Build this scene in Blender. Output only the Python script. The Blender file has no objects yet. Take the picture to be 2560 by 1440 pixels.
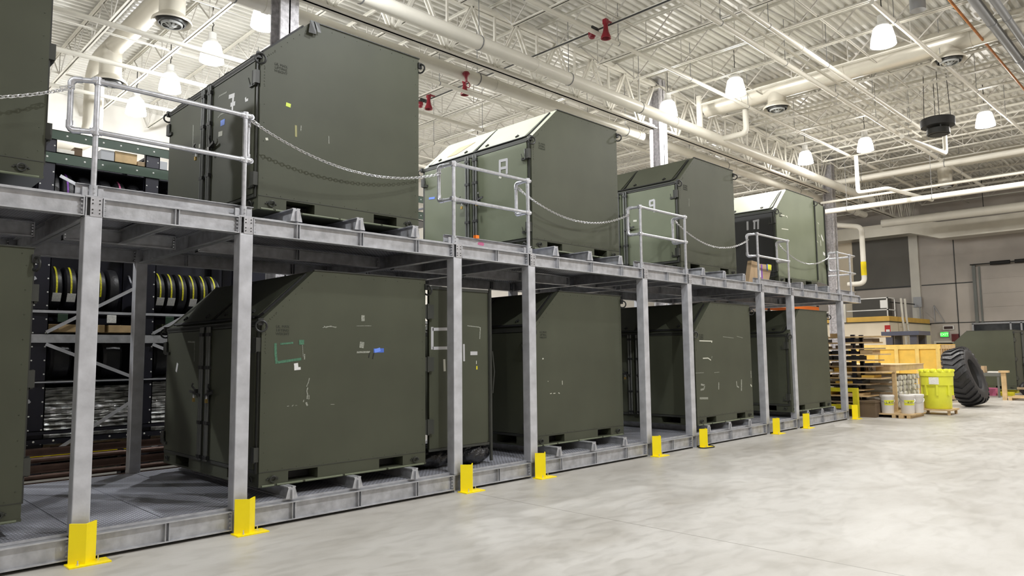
import bpy, math, random
from mathutils import Vector, Matrix
random.seed(7)
C = bpy.context.scene.collection
PI = math.pi
# ------------------------------------------------------------------ camera, world, exposure
cam_d = bpy.data.cameras.new('camera'); cam = bpy.data.objects.new('camera', cam_d); C.objects.link(cam)
yaw, pitch, roll, FPX = 0.7816431521756044, 0.09166097796271123, -0.010914648616720491, 1803.32
cy, sy, cp, sp = math.cos(yaw), math.sin(yaw), math.cos(pitch), math.sin(pitch)
F = Vector((sy*cp, cy*cp, sp)); Rt = Vector((cy, -sy, 0)); U = Rt.cross(F)
R2 = math.cos(roll)*Rt + math.sin(roll)*U; U2 = -math.sin(roll)*Rt + math.cos(roll)*U
m = Matrix((R2, U2, -F)).transposed().to_4x4(); m.translation = Vector((0, -7.1568, 1.736))
cam.matrix_world = m
cam_d.sensor_width = 36; cam_d.lens = FPX/2560*36; cam_d.clip_end = 200; cam_d.clip_start = .05
sc = bpy.context.scene; sc.camera = cam
sc.view_settings.view_transform = 'Standard'; sc.view_settings.look = 'None'
sc.view_settings.exposure = 0.0; sc.view_settings.gamma = 1; sc.view_settings.use_curve_mapping = False
w = bpy.data.worlds.new('world'); sc.world = w; w.use_nodes = True
w.node_tree.nodes['Background'].inputs[0].default_value = (.9, .93, 1, 1); w.node_tree.nodes['Background'].inputs[1].default_value = 0.3
sc.cycles.use_denoising = True; sc.cycles.max_bounces = 8; sc.cycles.diffuse_bounces = 4; sc.cycles.sample_clamp_indirect = 4.0
sc.cycles.caustics_reflective = False; sc.cycles.caustics_refractive = False
LAMP_W = 700.0          # watts of each high bay lamp
LAMP_UP = 160.0
LAMP_COOL = (.975, .985, 1.0)
LAMP_COL = (1.0, .97, .925)
# ------------------------------------------------------------------ materials
def mat(name, col, rough=.5, metal=0., noise=None, bump=None, emit=None, spec=None, ramp=None, trans=0., alpha=None):
    """noise=(scale, amount[, detail]) varies the colour; bump=(scale, strength)"""
    M = bpy.data.materials.new(name); M.use_nodes = True; nt = M.node_tree; N = nt.nodes; L = nt.links
    b = N['Principled BSDF']; b.inputs['Base Color'].default_value = (*col, 1); b.inputs['Roughness'].default_value = rough
    b.inputs['Metallic'].default_value = metal
    if spec is not None: b.inputs['Specular IOR Level'].default_value = spec
    if trans: b.inputs['Transmission Weight'].default_value = trans
    if alpha is not None: b.inputs['Alpha'].default_value = alpha
    if emit: b.inputs['Emission Color'].default_value = (*emit[0], 1); b.inputs['Emission Strength'].default_value = emit[1]
    tc = None
    if noise or bump:
        tc = N.new('ShaderNodeTexCoord')
    if noise:
        nz = N.new('ShaderNodeTexNoise'); nz.inputs['Scale'].default_value = noise[0]; nz.inputs['Detail'].default_value = noise[2] if len(noise) > 2 else 5
        L.new(tc.outputs['Object'], nz.inputs['Vector'])
        mp = N.new('ShaderNodeMapRange'); mp.inputs[1].default_value = .3; mp.inputs[2].default_value = .7
        mp.inputs[3].default_value = 1-noise[1]; mp.inputs[4].default_value = 1+noise[1]
        L.new(nz.outputs['Fac'], mp.inputs[0])
        hsv = N.new('ShaderNodeHueSaturation'); hsv.inputs['Color'].default_value = (*col, 1)
        L.new(mp.outputs[0], hsv.inputs['Value']); L.new(hsv.outputs[0], b.inputs['Base Color'])
    if bump:
        n2 = N.new('ShaderNodeTexNoise'); n2.inputs['Scale'].default_value = bump[0]; n2.inputs['Detail'].default_value = 4
        L.new(tc.outputs['Object'], n2.inputs['Vector'])
        bp = N.new('ShaderNodeBump'); bp.inputs['Strength'].default_value = bump[1]; bp.inputs['Distance'].default_value = .02
        L.new(n2.outputs['Fac'], bp.inputs['Height']); L.new(bp.outputs[0], b.inputs['Normal'])
    return M
M = {}
M['galv'] = mat('galvanized steel', (.49, .50, .53), .38, .4, (9, .2, 8), (30, .08))
M['galv_dk'] = mat('galvanized hollow section', (.54, .55, .59), .38, .3, (5, .2, 8), (25, .06))
M['pipe_galv'] = mat('galvanized pipe', (.56, .57, .61), .3, .65, (20, .15, 6))
M['chain'] = mat('zinc chain', (.75, .76, .78), .25, .85)
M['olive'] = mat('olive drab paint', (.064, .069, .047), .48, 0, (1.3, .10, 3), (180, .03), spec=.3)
M['olive_d'] = mat('darker olive drab paint', (.042, .044, .038), .45, 0, (2, .1, 3), spec=.4)
M['olive_lit_sage'] = mat('lamp-lit olive and sage paint', (.15, .17, .112), .46, 0, (1.5, .08, 3), spec=.35)  # lamp light on doors put into the colour; also plain sage parts
M['pale'] = mat('pale sage lid tone', (.40, .42, .33), .45, 0, (2, .06, 3))  # pale tone shared by the lids and the slope trim
M['charcoal'] = mat('charcoal door paint', (.022, .022, .022), .45, 0, (2, .1, 3))
M['black'] = mat('black rubber', (.012, .012, .012), .6)
M['rodgrey'] = mat('grey green rod paint', (.12, .125, .12), .4, .2)
M['dark'] = mat('dark steel', (.03, .031, .03), .45, .3)
M['cream'] = mat('cream ceiling paint', (.70, .68, .61), .5, 0, (3, .05, 3))
M['creampipe'] = mat('cream pipe paint', (.71, .69, .62), .38, 0, (2, .04, 3))
M['deck'] = mat('off white roof deck paint', (.71, .70, .65), .4, 0, (1.5, .07, 5))
M['brace'] = mat('grey primer joist paint', (.55, .53, .49), .5, 0, (3, .06, 3))
M['white'] = mat('white paint', (.8, .8, .78), .5)
M['wallwhite'] = mat('white wall panel', (.90, .88, .83), .6, 0, (1, .04, 3))
M['yellow'] = mat('safety yellow paint', (1.0, .80, .0), .4, 0, (4, .04, 3))
M['yel2'] = mat('weathered yellow paint', (.62, .55, .02), .45, 0, (6, .15, 5))
M['lime'] = mat('lime yellow plastic', (.78, .80, .06), .38, 0, (3, .06, 3), spec=.4)
M['redh'] = mat('dark red enamel', (.22, .008, .02), .3)
M['orange'] = mat('orange rack paint', (.95, .20, .01), .4)
M['brownor'] = mat('brown orange pipe paint', (.42, .15, .03), .5, 0, (4, .4, 3))
M['conduit'] = mat('grey conduit', (.20, .205, .21), .5, .15)
M['ductc'] = mat('pale painted duct', (.62, .59, .51), .33, .25, (1.5, .06, 4))
M['fire'] = mat('sprayed grey fireproofing', (.46, .45, .47), .9, 0, (14, .3, 8), (45, .8))
M['navy'] = mat('blue black rack paint', (.018, .018, .028), .4, .2)
M['rackgreen'] = mat('dark green rack paint', (.028, .058, .036), .4, 0)
M['rubber'] = mat('tyre rubber', (.016, .016, .019), .45, 0, (9, .2, 4), (30, .2))
M['band'] = mat('yellow printed band', (.62, .58, .02), .5, 0, (60, .3, 2))
M['purple'] = mat('purple band', (.25, .08, .45), .5)
M['pink'] = mat('pink band', (.6, .15, .3), .5)
M['label'] = mat('white paper label', (.8, .8, .78), .6, 0, (90, .2, 2))
M['rust'] = mat('rusty brown rail steel', (.105, .062, .048), .45, .4, (5, .3, 8))
M['wood'] = mat('pine timber', (.56, .40, .21), .65, 0, (7, .16, 8))
M['woodd'] = mat('weathered timber', (.33, .245, .15), .7, 0, (7, .2, 8))
M['ply'] = mat('yellow plywood', (.80, .50, .08), .5, 0, (3, .12, 8))
M['ply2'] = mat('yellow batten', (.74, .52, .15), .5, 0, (6, .1, 6))
M['card'] = mat('cardboard', (.42, .30, .18), .75, 0, (4, .07, 3))
M['cardd'] = mat('dark brown cardboard', (.13, .09, .055), .8, 0, (4, .07, 3))
M['tubew'] = mat('white roll', (.78, .76, .70), .6, 0, (8, .08, 3))
M['bucket'] = mat('white bucket plastic', (.72, .70, .68), .35, 0, (3, .05, 3))
M['bagp'] = mat('black bin liner', (.010, .010, .012), .25, 0, None, (26, 1.0), spec=.6)
M['navyb'] = mat('slate blue bench paint', (.05, .055, .085), .45)
M['ivory'] = mat('ivory office wall', (.90, .80, .63), .6, 0, (1, .03, 2))
M['greywall'] = mat('grey wall panel', (.15, .145, .13), .6, 0, (.5, .15, 4))
M['toekick'] = mat('yellow ochre kerb', (.80, .50, .10), .55, 0, (2, .1, 4))
M['ducttape'] = mat('grey silver tape', (.55, .55, .58), .4, .2)
M['steelgrey'] = mat('grey table paint', (.14, .15, .14), .45, .2)
M['brass'] = mat('brass padlock', (.6, .42, .14), .3, .8)
M['greyplate'] = mat('grey perforated plate', (.36, .37, .36), .6)
M['red'] = mat('red sign', (.5, .02, .02), .5)
M['maroon'] = mat('maroon box', (.12, .01, .012), .5)
M['glassdk'] = mat('dark window glass', (.03, .035, .04), .08, 0, (3, .4, 3))
M['coolwhite'] = mat('grey metal case', (.35, .36, .38), .45, .3)
M['tape_green'] = mat('green tape', (.055, .16, .095), .5, 0, (60, .35, 4))
M['tape_white'] = mat('white tape', (.72, .72, .72), .55)
M['tape_cream'] = mat('cream label', (.62, .62, .54), .6)
M['tape_scuff'] = mat('pale scuffed paint', (.26, .27, .23), .6, 0, (120, .6, 2))
M['tape_blue'] = mat('blue tape', (.06, .14, .55), .5)
M['tape_lblue'] = mat('light blue tape', (.15, .28, .85), .5)
M['tape_black'] = mat('black strap', (.01, .01, .01), .5)
M['tape_lime'] = mat('lime sticker', (.62, .75, .08), .5)
M['tape_khaki'] = mat('khaki tape residue', (.30, .29, .13), .6)
M['tape_tape'] = mat('silver duct tape', (.50, .50, .52), .45, .1)
M['tape_yellow'] = mat('yellow tag', (.8, .7, .02), .5)
M['ink'] = mat('black stencil ink', (.03, .034, .024), .7)
M['lampglow'] = mat('glowing lamp shade', (.9, .9, .88), .4, 0, emit=((1, .97, .92), 6.0))
M['lamphot'] = mat('glowing lamp lens', (1, 1, 1), .4, 0, emit=((1, .98, .94), 30.0))
M['exitglow'] = mat('lit green exit sign', (.02, .3, .02), .5, 0, emit=((.03, 1, .05), 1.6))
M['exitdim'] = mat('pale exit letters', (.5, 1, .5), .5, 0, emit=((.5, 1, .45), 1.6))
M['led'] = mat('dark display', (.03, .008, .008), .3)

def wrap_film():
    M_ = mat('stretch wrap film', (.30, .31, .31), .16, .55)
    nt = M_.node_tree; N = nt.nodes; L = nt.links; b = N['Principled BSDF']
    tc = N.new('ShaderNodeTexCoord'); mp = N.new('ShaderNodeMapping'); mp.inputs['Scale'].default_value = (1.2, 1.2, 16)
    nz = N.new('ShaderNodeTexNoise'); nz.inputs['Scale'].default_value = 2.5; nz.inputs['Detail'].default_value = 6
    L.new(tc.outputs['Object'], mp.inputs[0]); L.new(mp.outputs[0], nz.inputs['Vector'])
    cr = N.new('ShaderNodeValToRGB'); cr.color_ramp.elements[0].position = .38; cr.color_ramp.elements[1].position = .68
    cr.color_ramp.elements[0].color = (.05, .05, .045, 1); cr.color_ramp.elements[1].color = (.85, .86, .86, 1)
    L.new(nz.outputs['Fac'], cr.inputs[0]); L.new(cr.outputs[0], b.inputs['Base Color'])
    bp = N.new('ShaderNodeBump'); bp.inputs['Strength'].default_value = .8; bp.inputs['Distance'].default_value = .03
    L.new(nz.outputs['Fac'], bp.inputs['Height']); L.new(bp.outputs[0], b.inputs['Normal'])
    return M_
M['film'] = wrap_film()

def grating_mat():
    M_ = bpy.data.materials.new('serrated walkway grating'); M_.use_nodes = True
    nt = M_.node_tree; N = nt.nodes; L = nt.links; b = N['Principled BSDF']
    b.inputs['Metallic'].default_value = .5; b.inputs['Roughness'].default_value = .4
    tc = N.new('ShaderNodeTexCoord'); br = N.new('ShaderNodeTexBrick')
    br.inputs['Scale'].default_value = 1.0; br.inputs['Brick Width'].default_value = .055; br.inputs['Row Height'].default_value = .032
    br.inputs['Mortar Size'].default_value = .009; br.inputs['Mortar Smooth'].default_value = .3
    br.inputs['Color1'].default_value = (.12, .12, .15, 1); br.inputs['Color2'].default_value = (.14, .14, .155, 1); br.inputs['Mortar'].default_value = (.80, .82, .92, 1)
    L.new(tc.outputs['Object'], br.inputs['Vector'])
    nz = N.new('ShaderNodeTexNoise'); nz.inputs['Scale'].default_value = 2.0; nz.inputs['Detail'].default_value = 4
    L.new(tc.outputs['Object'], nz.inputs['Vector'])
    mx = N.new('ShaderNodeMix'); mx.data_type = 'RGBA'; mx.blend_type = 'MULTIPLY'; mx.inputs[0].default_value = .5
    L.new(br.outputs['Color'], mx.inputs[6]); L.new(nz.outputs['Fac'], mx.inputs[7]); L.new(mx.outputs[2], b.inputs['Base Color'])
    bp = N.new('ShaderNodeBump'); bp.inputs['Strength'].default_value = .7; bp.inputs['Distance'].default_value = .015
    L.new(br.outputs['Fac'], bp.inputs['Height']); L.new(bp.outputs[0], b.inputs['Normal'])
    return M_
M['grating'] = grating_mat()

def floor_mat():
    M_ = bpy.data.materials.new('worn polished concrete'); M_.use_nodes = True
    nt = M_.node_tree; N = nt.nodes; L = nt.links; b = N['Principled BSDF']
    tc = N.new('ShaderNodeTexCoord')
    def noise(sc_, det, stretch=None, dist=0):
        nz = N.new('ShaderNodeTexNoise'); nz.inputs['Scale'].default_value = sc_; nz.inputs['Detail'].default_value = det; nz.inputs['Distortion'].default_value = dist
        if stretch:
            mp = N.new('ShaderNodeMapping'); mp.inputs['Scale'].default_value = stretch; mp.inputs['Rotation'].default_value = (0, 0, .35)
            L.new(tc.outputs['Object'], mp.inputs[0]); L.new(mp.outputs[0], nz.inputs['Vector'])
        else: L.new(tc.outputs['Object'], nz.inputs['Vector'])
        return nz
    n1 = noise(.55, 8, (1, 1.6, 1), .6); n2 = noise(3.2, 8, (1, 2.2, 1), .8); n3 = noise(24, 4)
    cr = N.new('ShaderNodeValToRGB'); e = cr.color_ramp.elements
    e[0].position = .32; e[0].color = (.385, .365, .33, 1); e[1].position = .62; e[1].color = (.50, .485, .455, 1)
    L.new(n1.outputs['Fac'], cr.inputs[0])
    cr2 = N.new('ShaderNodeValToRGB'); e = cr2.color_ramp.elements
    e[0].position = .3; e[0].color = (.83, .825, .81, 1); e[1].position = .55; e[1].color = (1, 1, 1, 1)
    L.new(n2.outputs['Fac'], cr2.inputs[0])
    mx = N.new('ShaderNodeMix'); mx.data_type = 'RGBA'; mx.blend_type = 'MULTIPLY'; mx.inputs[0].default_value = .8
    L.new(cr.outputs[0], mx.inputs[6]); L.new(cr2.outputs[0], mx.inputs[7])
    # saw-cut joints: dark thin lines across the slab
    sp_ = N.new('ShaderNodeSeparateXYZ'); L.new(tc.outputs['Object'], sp_.inputs[0])
    last = mx.outputs[2]
    for ax, off, per in (('X', 6.18, 6.3),):
        a = N.new('ShaderNodeMath'); a.operation = 'SUBTRACT'; L.new(sp_.outputs[ax], a.inputs[0]); a.inputs[1].default_value = off
        p = N.new('ShaderNodeMath'); p.operation = 'PINGPONG'; L.new(a.outputs[0], p.inputs[0]); p.inputs[1].default_value = per/2
        if ax == 'Y': p.inputs[1].default_value = per/2
        c = N.new('ShaderNodeMath'); c.operation = 'LESS_THAN'; L.new(p.outputs[0], c.inputs[0]); c.inputs[1].default_value = .008
        m2 = N.new('ShaderNodeMix'); m2.data_type = 'RGBA'; m2.inputs[7].default_value = (.20, .19, .165, 1)
        g = N.new('ShaderNodeMath'); g.operation = 'MULTIPLY'; L.new(c.outputs[0], g.inputs[0]); g.inputs[1].default_value = .75
        L.new(g.outputs[0], m2.inputs[0]); L.new(last, m2.inputs[6]); last = m2.outputs[2]
    L.new(last, b.inputs['Base Color'])
    mr = N.new('ShaderNodeMapRange'); mr.inputs[3].default_value = .28; mr.inputs[4].default_value = .6
    L.new(n2.outputs['Fac'], mr.inputs[0]); L.new(mr.outputs[0], b.inputs['Roughness'])
    bp = N.new('ShaderNodeBump'); bp.inputs['Strength'].default_value = .08; bp.inputs['Distance'].default_value = .01
    L.new(n3.outputs['Fac'], bp.inputs['Height']); L.new(bp.outputs[0], b.inputs['Normal'])
    return M_
M['floor'] = floor_mat()
M['backwall'] = mat('quilted insulation wall lining', (.47, .43, .39), .45, 0, (.35, .22, 4), (1.6, .35))

# ------------------------------------------------------------------ mesh helper
def wloc(o):
    v = Vector((0, 0, 0))
    while o: v += o.location; o = o.parent
    return v
class MB:
    def __init__(s): s.v = []; s.f = []
    def add(s, vs, fs):
        n = len(s.v); s.v += [tuple(v) for v in vs]; s.f += [tuple(i+n for i in f) for f in fs]; return s
    def box(s, x0, y0, z0, x1, y1, z1):
        x0, x1 = min(x0, x1), max(x0, x1); y0, y1 = min(y0, y1), max(y0, y1); z0, z1 = min(z0, z1), max(z0, z1)
        return s.add([(x0,y0,z0),(x1,y0,z0),(x1,y1,z0),(x0,y1,z0),(x0,y0,z1),(x1,y0,z1),(x1,y1,z1),(x0,y1,z1)],
                     [(0,3,2,1),(4,5,6,7),(0,1,5,4),(1,2,6,5),(2,3,7,6),(3,0,4,7)])
    def bar(s, a, b, wd, ht, up=(0,0,1)):
        """rectangular bar from a to b, width wd across, ht along up"""
        a = Vector(a); b = Vector(b); d = (b-a).normalized(); up = Vector(up)
        if abs(d.dot(up)) > .98: up = Vector((0,1,0)) if abs(d.y) < .9 else Vector((1,0,0))
        r = d.cross(up).normalized(); u = r.cross(d).normalized(); r *= wd/2; u *= ht/2
        vs = [a-r-u, a+r-u, a+r+u, a-r+u, b-r-u, b+r-u, b+r+u, b-r+u]
        return s.add(vs, [(0,1,2,3),(7,6,5,4),(0,4,5,1),(1,5,6,2),(2,6,7,3),(3,7,4,0)])
    def tube(s, pts, r, n=10, caps=True, closed=False):
        pts = [Vector(p) for p in pts]; m_ = len(pts); rings = []; prev = None
        for i, p in enumerate(pts):
            if closed: t = pts[(i+1) % m_]-pts[i-1]
            else: t = pts[min(i+1, m_-1)]-pts[max(i-1, 0)]
            t.normalize()
            if prev is None: ref = Vector((0,0,1)) if abs(t.z) < .9 else Vector((1,0,0)); x = t.cross(ref).normalized()
            else:
                x = prev-t*prev.dot(t)
                if x.length < 1e-6: x = t.orthogonal()
                x.normalize()
            prev = x; y = t.cross(x)
            rr = r[i] if isinstance(r, (list, tuple)) else r
            rings.append([p+(x*math.cos(2*PI*k/n)+y*math.sin(2*PI*k/n))*rr for k in range(n)])
        vs = [q for R_ in rings for q in R_]; fs = []
        for i in range(m_ if closed else m_-1):
            j = (i+1) % m_
            for k in range(n): fs.append((i*n+k, i*n+(k+1) % n, j*n+(k+1) % n, j*n+k))
        if caps and not closed: fs.append(tuple(range(n))[::-1]); fs.append(tuple((m_-1)*n+k for k in range(n)))
        return s.add(vs, fs)
    def lathe(s, prof, o=(0,0,0), axis=(0,0,1), n=28, caps=True):
        """prof = [(radius, height)]"""
        a = Vector(axis).normalized(); x = a.orthogonal().normalized(); y = a.cross(x); o = Vector(o); vs = []; fs = []
        for r, h in prof:
            for k in range(n): vs.append(o+a*h+(x*math.cos(2*PI*k/n)+y*math.sin(2*PI*k/n))*max(r, 1e-4))
        for i in range(len(prof)-1):
            for k in range(n): fs.append((i*n+k, i*n+(k+1) % n, (i+1)*n+(k+1) % n, (i+1)*n+k))
        if caps: fs.append(tuple(range(n))[::-1]); fs.append(tuple((len(prof)-1)*n+k for k in range(n)))
        return s.add(vs, fs)
    def prism(s, poly, a, b, plane='xz'):
        """polygon extruded between a and b along the third axis"""
        def P(p, t):
            return {'xz': (p[0], t, p[1]), 'xy': (p[0], p[1], t), 'yz': (t, p[0], p[1])}[plane]
        n = len(poly); vs = [P(p, a) for p in poly]+[P(p, b) for p in poly]
        fs = [tuple(range(n)), tuple(range(2*n-1, n-1, -1))]+[(i, i+n, (i+1) % n+n, (i+1) % n) for i in range(n)]
        return s.add(vs, fs)
    def strip(s, pts, wd, th, f):
        """flat tape: 2D polyline pts, width wd, mapped by f(u, v, lift)"""
        for i in range(len(pts)-1):
            (u0, v0), (u1, v1) = pts[i], pts[i+1]; du, dv = u1-u0, v1-v0; l = math.hypot(du, dv) or 1e-6
            nx, ny = -dv/l*wd/2, du/l*wd/2
            q = [(u0+nx, v0+ny), (u0-nx, v0-ny), (u1-nx, v1-ny), (u1+nx, v1+ny)]
            vs = [f(a_, b_, 0) for a_, b_ in q]+[f(a_, b_, th) for a_, b_ in q]
            s.add(vs, [(0,1,2,3),(7,6,5,4),(0,4,5,1),(1,5,6,2),(2,6,7,3),(3,7,4,0)])
        return s
    def build(s, name, material, parent=None, smooth=False, bevel=0., fixn=True):
        o_ = wloc(parent) if parent else Vector((0,0,0))
        me = bpy.data.meshes.new(name)
        me.from_pydata([(v[0]-o_.x, v[1]-o_.y, v[2]-o_.z) for v in s.v], [], s.f); me.update()
        if fixn:
            import bmesh
            bm = bmesh.new(); bm.from_mesh(me); bmesh.ops.recalc_face_normals(bm, faces=bm.faces); bm.to_mesh(me); bm.free()
        me.materials.append(M[material] if isinstance(material, str) else material)
        if smooth:
            me.shade_smooth()
            try: me.set_sharp_from_angle(angle=math.radians(38))
            except Exception: pass
        o = bpy.data.objects.new(name, me); C.objects.link(o)
        if parent: o.parent = parent
        if bevel:
            b = o.modifiers.new('bevel', 'BEVEL'); b.width = bevel; b.segments = 2; b.limit_method = 'ANGLE'
        return o
def tag(o, label=None, cat=None, group=None, kind=None):
    if label: o['label'] = label
    if cat: o['category'] = cat
    if group: o['group'] = group
    if kind: o['kind'] = kind
    return o
def thing(name, loc, label, cat, group=None):
    o = bpy.data.objects.new(name, None); C.objects.link(o); o.location = loc; o.empty_display_size = .1
    return tag(o, label, cat, group)
def one(mb, name, material, label, cat, group=None, base=None, **kw):
    """a thing that is a single mesh; its origin sits at base"""
    if base is None:
        xs = [v[0] for v in mb.v]; ys = [v[1] for v in mb.v]; zs = [v[2] for v in mb.v]
        base = ((min(xs)+max(xs))/2, (min(ys)+max(ys))/2, min(zs))
    mb.v = [(v[0]-base[0], v[1]-base[1], v[2]-base[2]) for v in mb.v]
    o = mb.build(name, material, None, **kw); o.location = base
    return tag(o, label, cat, group)
def dup(root, loc, label=None, group=None, rotz=None):
    kids = {}
    for o in list(C.objects):
        if o.parent: kids.setdefault(o.parent.name, []).append(o)
    def rec(o, par):
        c = o.copy(); C.objects.link(c); c.parent = par
        for ch in kids.get(o.name, []): rec(ch, c)
        return c
    r = rec(root, None); r.location = loc
    if rotz is not None: r.rotation_euler = (0, 0, rotz)
    if label: r['label'] = label
    if group: r['group'] = group
    return r
def text(s_, size, material, name, parent, loc, rot, depth=.002, align='CENTER', squash=1.0):
    cu = bpy.data.curves.new('t', 'FONT'); cu.body = s_; cu.size = size; cu.extrude = depth; cu.align_x = align; cu.align_y = 'CENTER'; cu.resolution_u = 3
    cu.space_line = .95
    to = bpy.data.objects.new('t', cu); C.objects.link(to)
    me = bpy.data.meshes.new_from_object(to.evaluated_get(bpy.context.evaluated_depsgraph_get()))
    bpy.data.objects.remove(to); bpy.data.curves.remove(cu)
    me.materials.clear(); me.materials.append(M[material])
    o = bpy.data.objects.new(name, me); C.objects.link(o); o.parent = parent
    o.location = Vector(loc)-(wloc(parent) if parent else Vector((0,0,0))); o.rotation_euler = rot; o.scale = (squash, 1, 1)
    return o
ORD = ['first','second','third','fourth','fifth','sixth','seventh','eighth','ninth','tenth','eleventh','twelfth','thirteenth','fourteenth','fifteenth','sixteenth','seventeenth','eighteenth','nineteenth','twentieth','twenty-first','twenty-second','twenty-third','twenty-fourth','twenty-fifth','twenty-sixth','twenty-seventh','twenty-eighth','twenty-ninth','thirtieth','thirty-first','thirty-second','thirty-third']
def struct(mb, name, material, **kw):
    o = mb.build(name, material, None, **kw); o['kind'] = 'structure'; return o

# ================================================================== ROOM SHELL
X0, X1, Y0, Y1, ZD = -10., 43.4, -12.5, 18.6, 10.1
struct(MB().box(X0-.3, Y0-.3, -.3, X1+.3, Y1+.3, 0), 'floor', 'floor')
g = MB()                                  # fluted roof deck, ribs run along X
y = Y0; prof = []
while y < Y1+.3:
    prof += [(y, ZD), (y+.075, ZD), (y+.10, ZD+.07), (y+.175, ZD+.07)]; y += .2
for i in range(len(prof)-1):
    (a, za), (b, zb) = prof[i], prof[i+1]
    g.add([(X0, a, za), (X1, a, za), (X1, b, zb), (X0, b, zb)], [(0, 1, 2, 3)])
g.box(X0-.3, Y0-.3, ZD+.08, X1+.3, Y1+.5, ZD+.3)
struct(g, 'ceiling', 'deck', fixn=False)
struct(MB().box(X1, Y0, 0, X1+.3, Y1, ZD+.06), 'wall_back', 'backwall')
struct(MB().box(X0, Y1, 0, X1, Y1+.3, ZD+.06), 'wall_left', 'wallwhite')
struct(MB().box(X0, Y0-.3, 0, X1, Y0, ZD+.06), 'wall_right', 'backwall')
struct(MB().box(X0-.3, Y0, 0, X0, Y1, ZD+.06), 'wall_front', 'backwall')
# seams and pilaster of the far wall
g = MB().box(X1-.03, 3.24, 0, X1, 3.28, 8.4); g.box(X1-.03, -6, 5.2, X1, 4.9, 5.25); g.box(X1-.03, -6, 3.12, X1, 4.9, 3.16); g.box(X1-.05, -6, 8.35, X1, 4.9, 8.5)
struct(g, 'trim_1', 'dark')
struct(MB().box(X1-.12, 4.95, 0, X1, 5.4, 8.6), 'trim_2', 'creampipe')
struct(MB().box(X1-.05, 5.4, 5.25, X1, 8.4, 8.15), 'trim_3', 'greywall')
struct(MB().box(X1-.10, 8.4, 3.0, X1, 9.8, 8.6), 'trim_4', 'ivory')
struct(MB().box(X1-.07, 5.4, 5.18, X1, 9.0, 5.25), 'trim_5', 'dark')
# big sectional door with its spring shaft
g = MB().box(X1-.10, -3.3, 3.15, X1-.02, 2.35, 6.0)
for z in (3.9, 4.6, 5.35): g.box(X1-.12, -3.3, z-.015, X1-.02, 2.35, z+.015)
struct(g, 'door_1', 'backwall')
struct(MB().box(X1-.2, 2.3, 3.1, X1, 2.45, 6.1).box(X1-.16, 2.1, 3.1, X1, 2.18, 6.0), 'trim_6', 'steelgrey')
t = thing('door_spring', (X1-.25, 1.0, 6.1), 'black torsion spring and shaft above the big overhead door', 'door spring')
g = MB(); g.tube([(X1-.3, 2.5, 6.1), (X1-.3, -3.2, 6.1)], .03); g.build('shaft', 'dark', t)
for a, b in ((1.6, .75), (.55, -.3)):
    MB().tube([(X1-.3, a, 6.1), (X1-.3, b, 6.1)], .095, 14).build('spring', 'black', t)
# window band and exit door
g = MB()
for a, b in ((2.55, 1.0), (.92, .55), (.47, -1.2)): g.box(X1-.06, a, 2.62, X1-.04, b, 3.0)
struct(g, 'window_1', 'glassdk')
g = MB()
for yy in (2.6, .96, .51, -1.24): g.box(X1-.1, yy-.04, 2.56, X1, yy+.04, 3.06)
g.box(X1-.1, -1.3, 2.5, X1, 2.65, 2.58); g.box(X1-.1, -1.3, 3.02, X1, 2.65, 3.1)
struct(g, 'trim_7', 'coolwhite')
struct(MB().box(X1-.06, 3.35, 0, X1, 4.35, 2.1), 'door_2', 'dark')
struct(MB().box(X1-.1, 3.25, 2.1, X1, 4.45, 2.2).box(X1-.1, 4.35, 0, X1, 4.45, 2.1).box(X1-.1, 3.25, 0, X1, 3.35, 2.1), 'trim_8', 'creampipe')
t = thing('exit_sign', (X1-.06, 3.93, 2.39), 'lit green exit sign high over the dark doorway in the far wall', 'exit sign')
MB().box(X1-.1, 3.72, 2.39, X1, 4.14, 2.68).build('case', 'coolwhite', t)
MB().box(X1-.12, 3.75, 2.42, X1-.1, 4.11, 2.65).build('face', 'exitglow', t)
text('EXIT', .19, 'exitdim', 'lettering', t, (X1-.125, 3.93, 2.53), (PI/2, 0, -PI/2))
t = thing('display_panel', (X1-.05, 3.72, 2.8), 'small dark digital display in a white frame above the exit sign', 'display')
MB().box(X1-.1, 3.47, 2.78, X1, 3.98, 3.0).build('frame', 'white', t); MB().box(X1-.115, 3.52, 2.82, X1-.1, 3.93, 2.96).build('screen', 'led', t)
one(MB().box(X1-.12, 3.28, 2.15, X1, 3.6, 2.55), 'alarm_box', 'maroon', 'dark red alarm box on the far wall, right of the exit sign', 'alarm box')
one(MB().box(X1-.2, 4.9, 4.05, X1-.12, 5.3, 4.6), 'electrical_box', 'coolwhite', 'grey electrical box on the cream pilaster of the far wall', 'electrical box')
one(MB().tube([(X1-.2, 5.0, 4.05), (X1-.2, 5.0, 3.15)], .03), 'conduit', 'coolwhite', 'grey conduit dropping from the electrical box on the far wall', 'conduit')
# triangular wall bracket lines
one(MB().bar((X1-.05, 4.35, 4.1), (X1-.05, 4.35, 3.2), .03, .03).bar((X1-.05, 4.35, 4.1), (X1-.05, 3.9, 3.2), .03, .03).bar((X1-.05, 4.35, 3.2), (X1-.05, 3.9, 3.2), .03, .03),
    'wall_bracket', 'coolwhite', 'thin triangular metal bracket fixed low on the quilted far wall', 'bracket')

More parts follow.
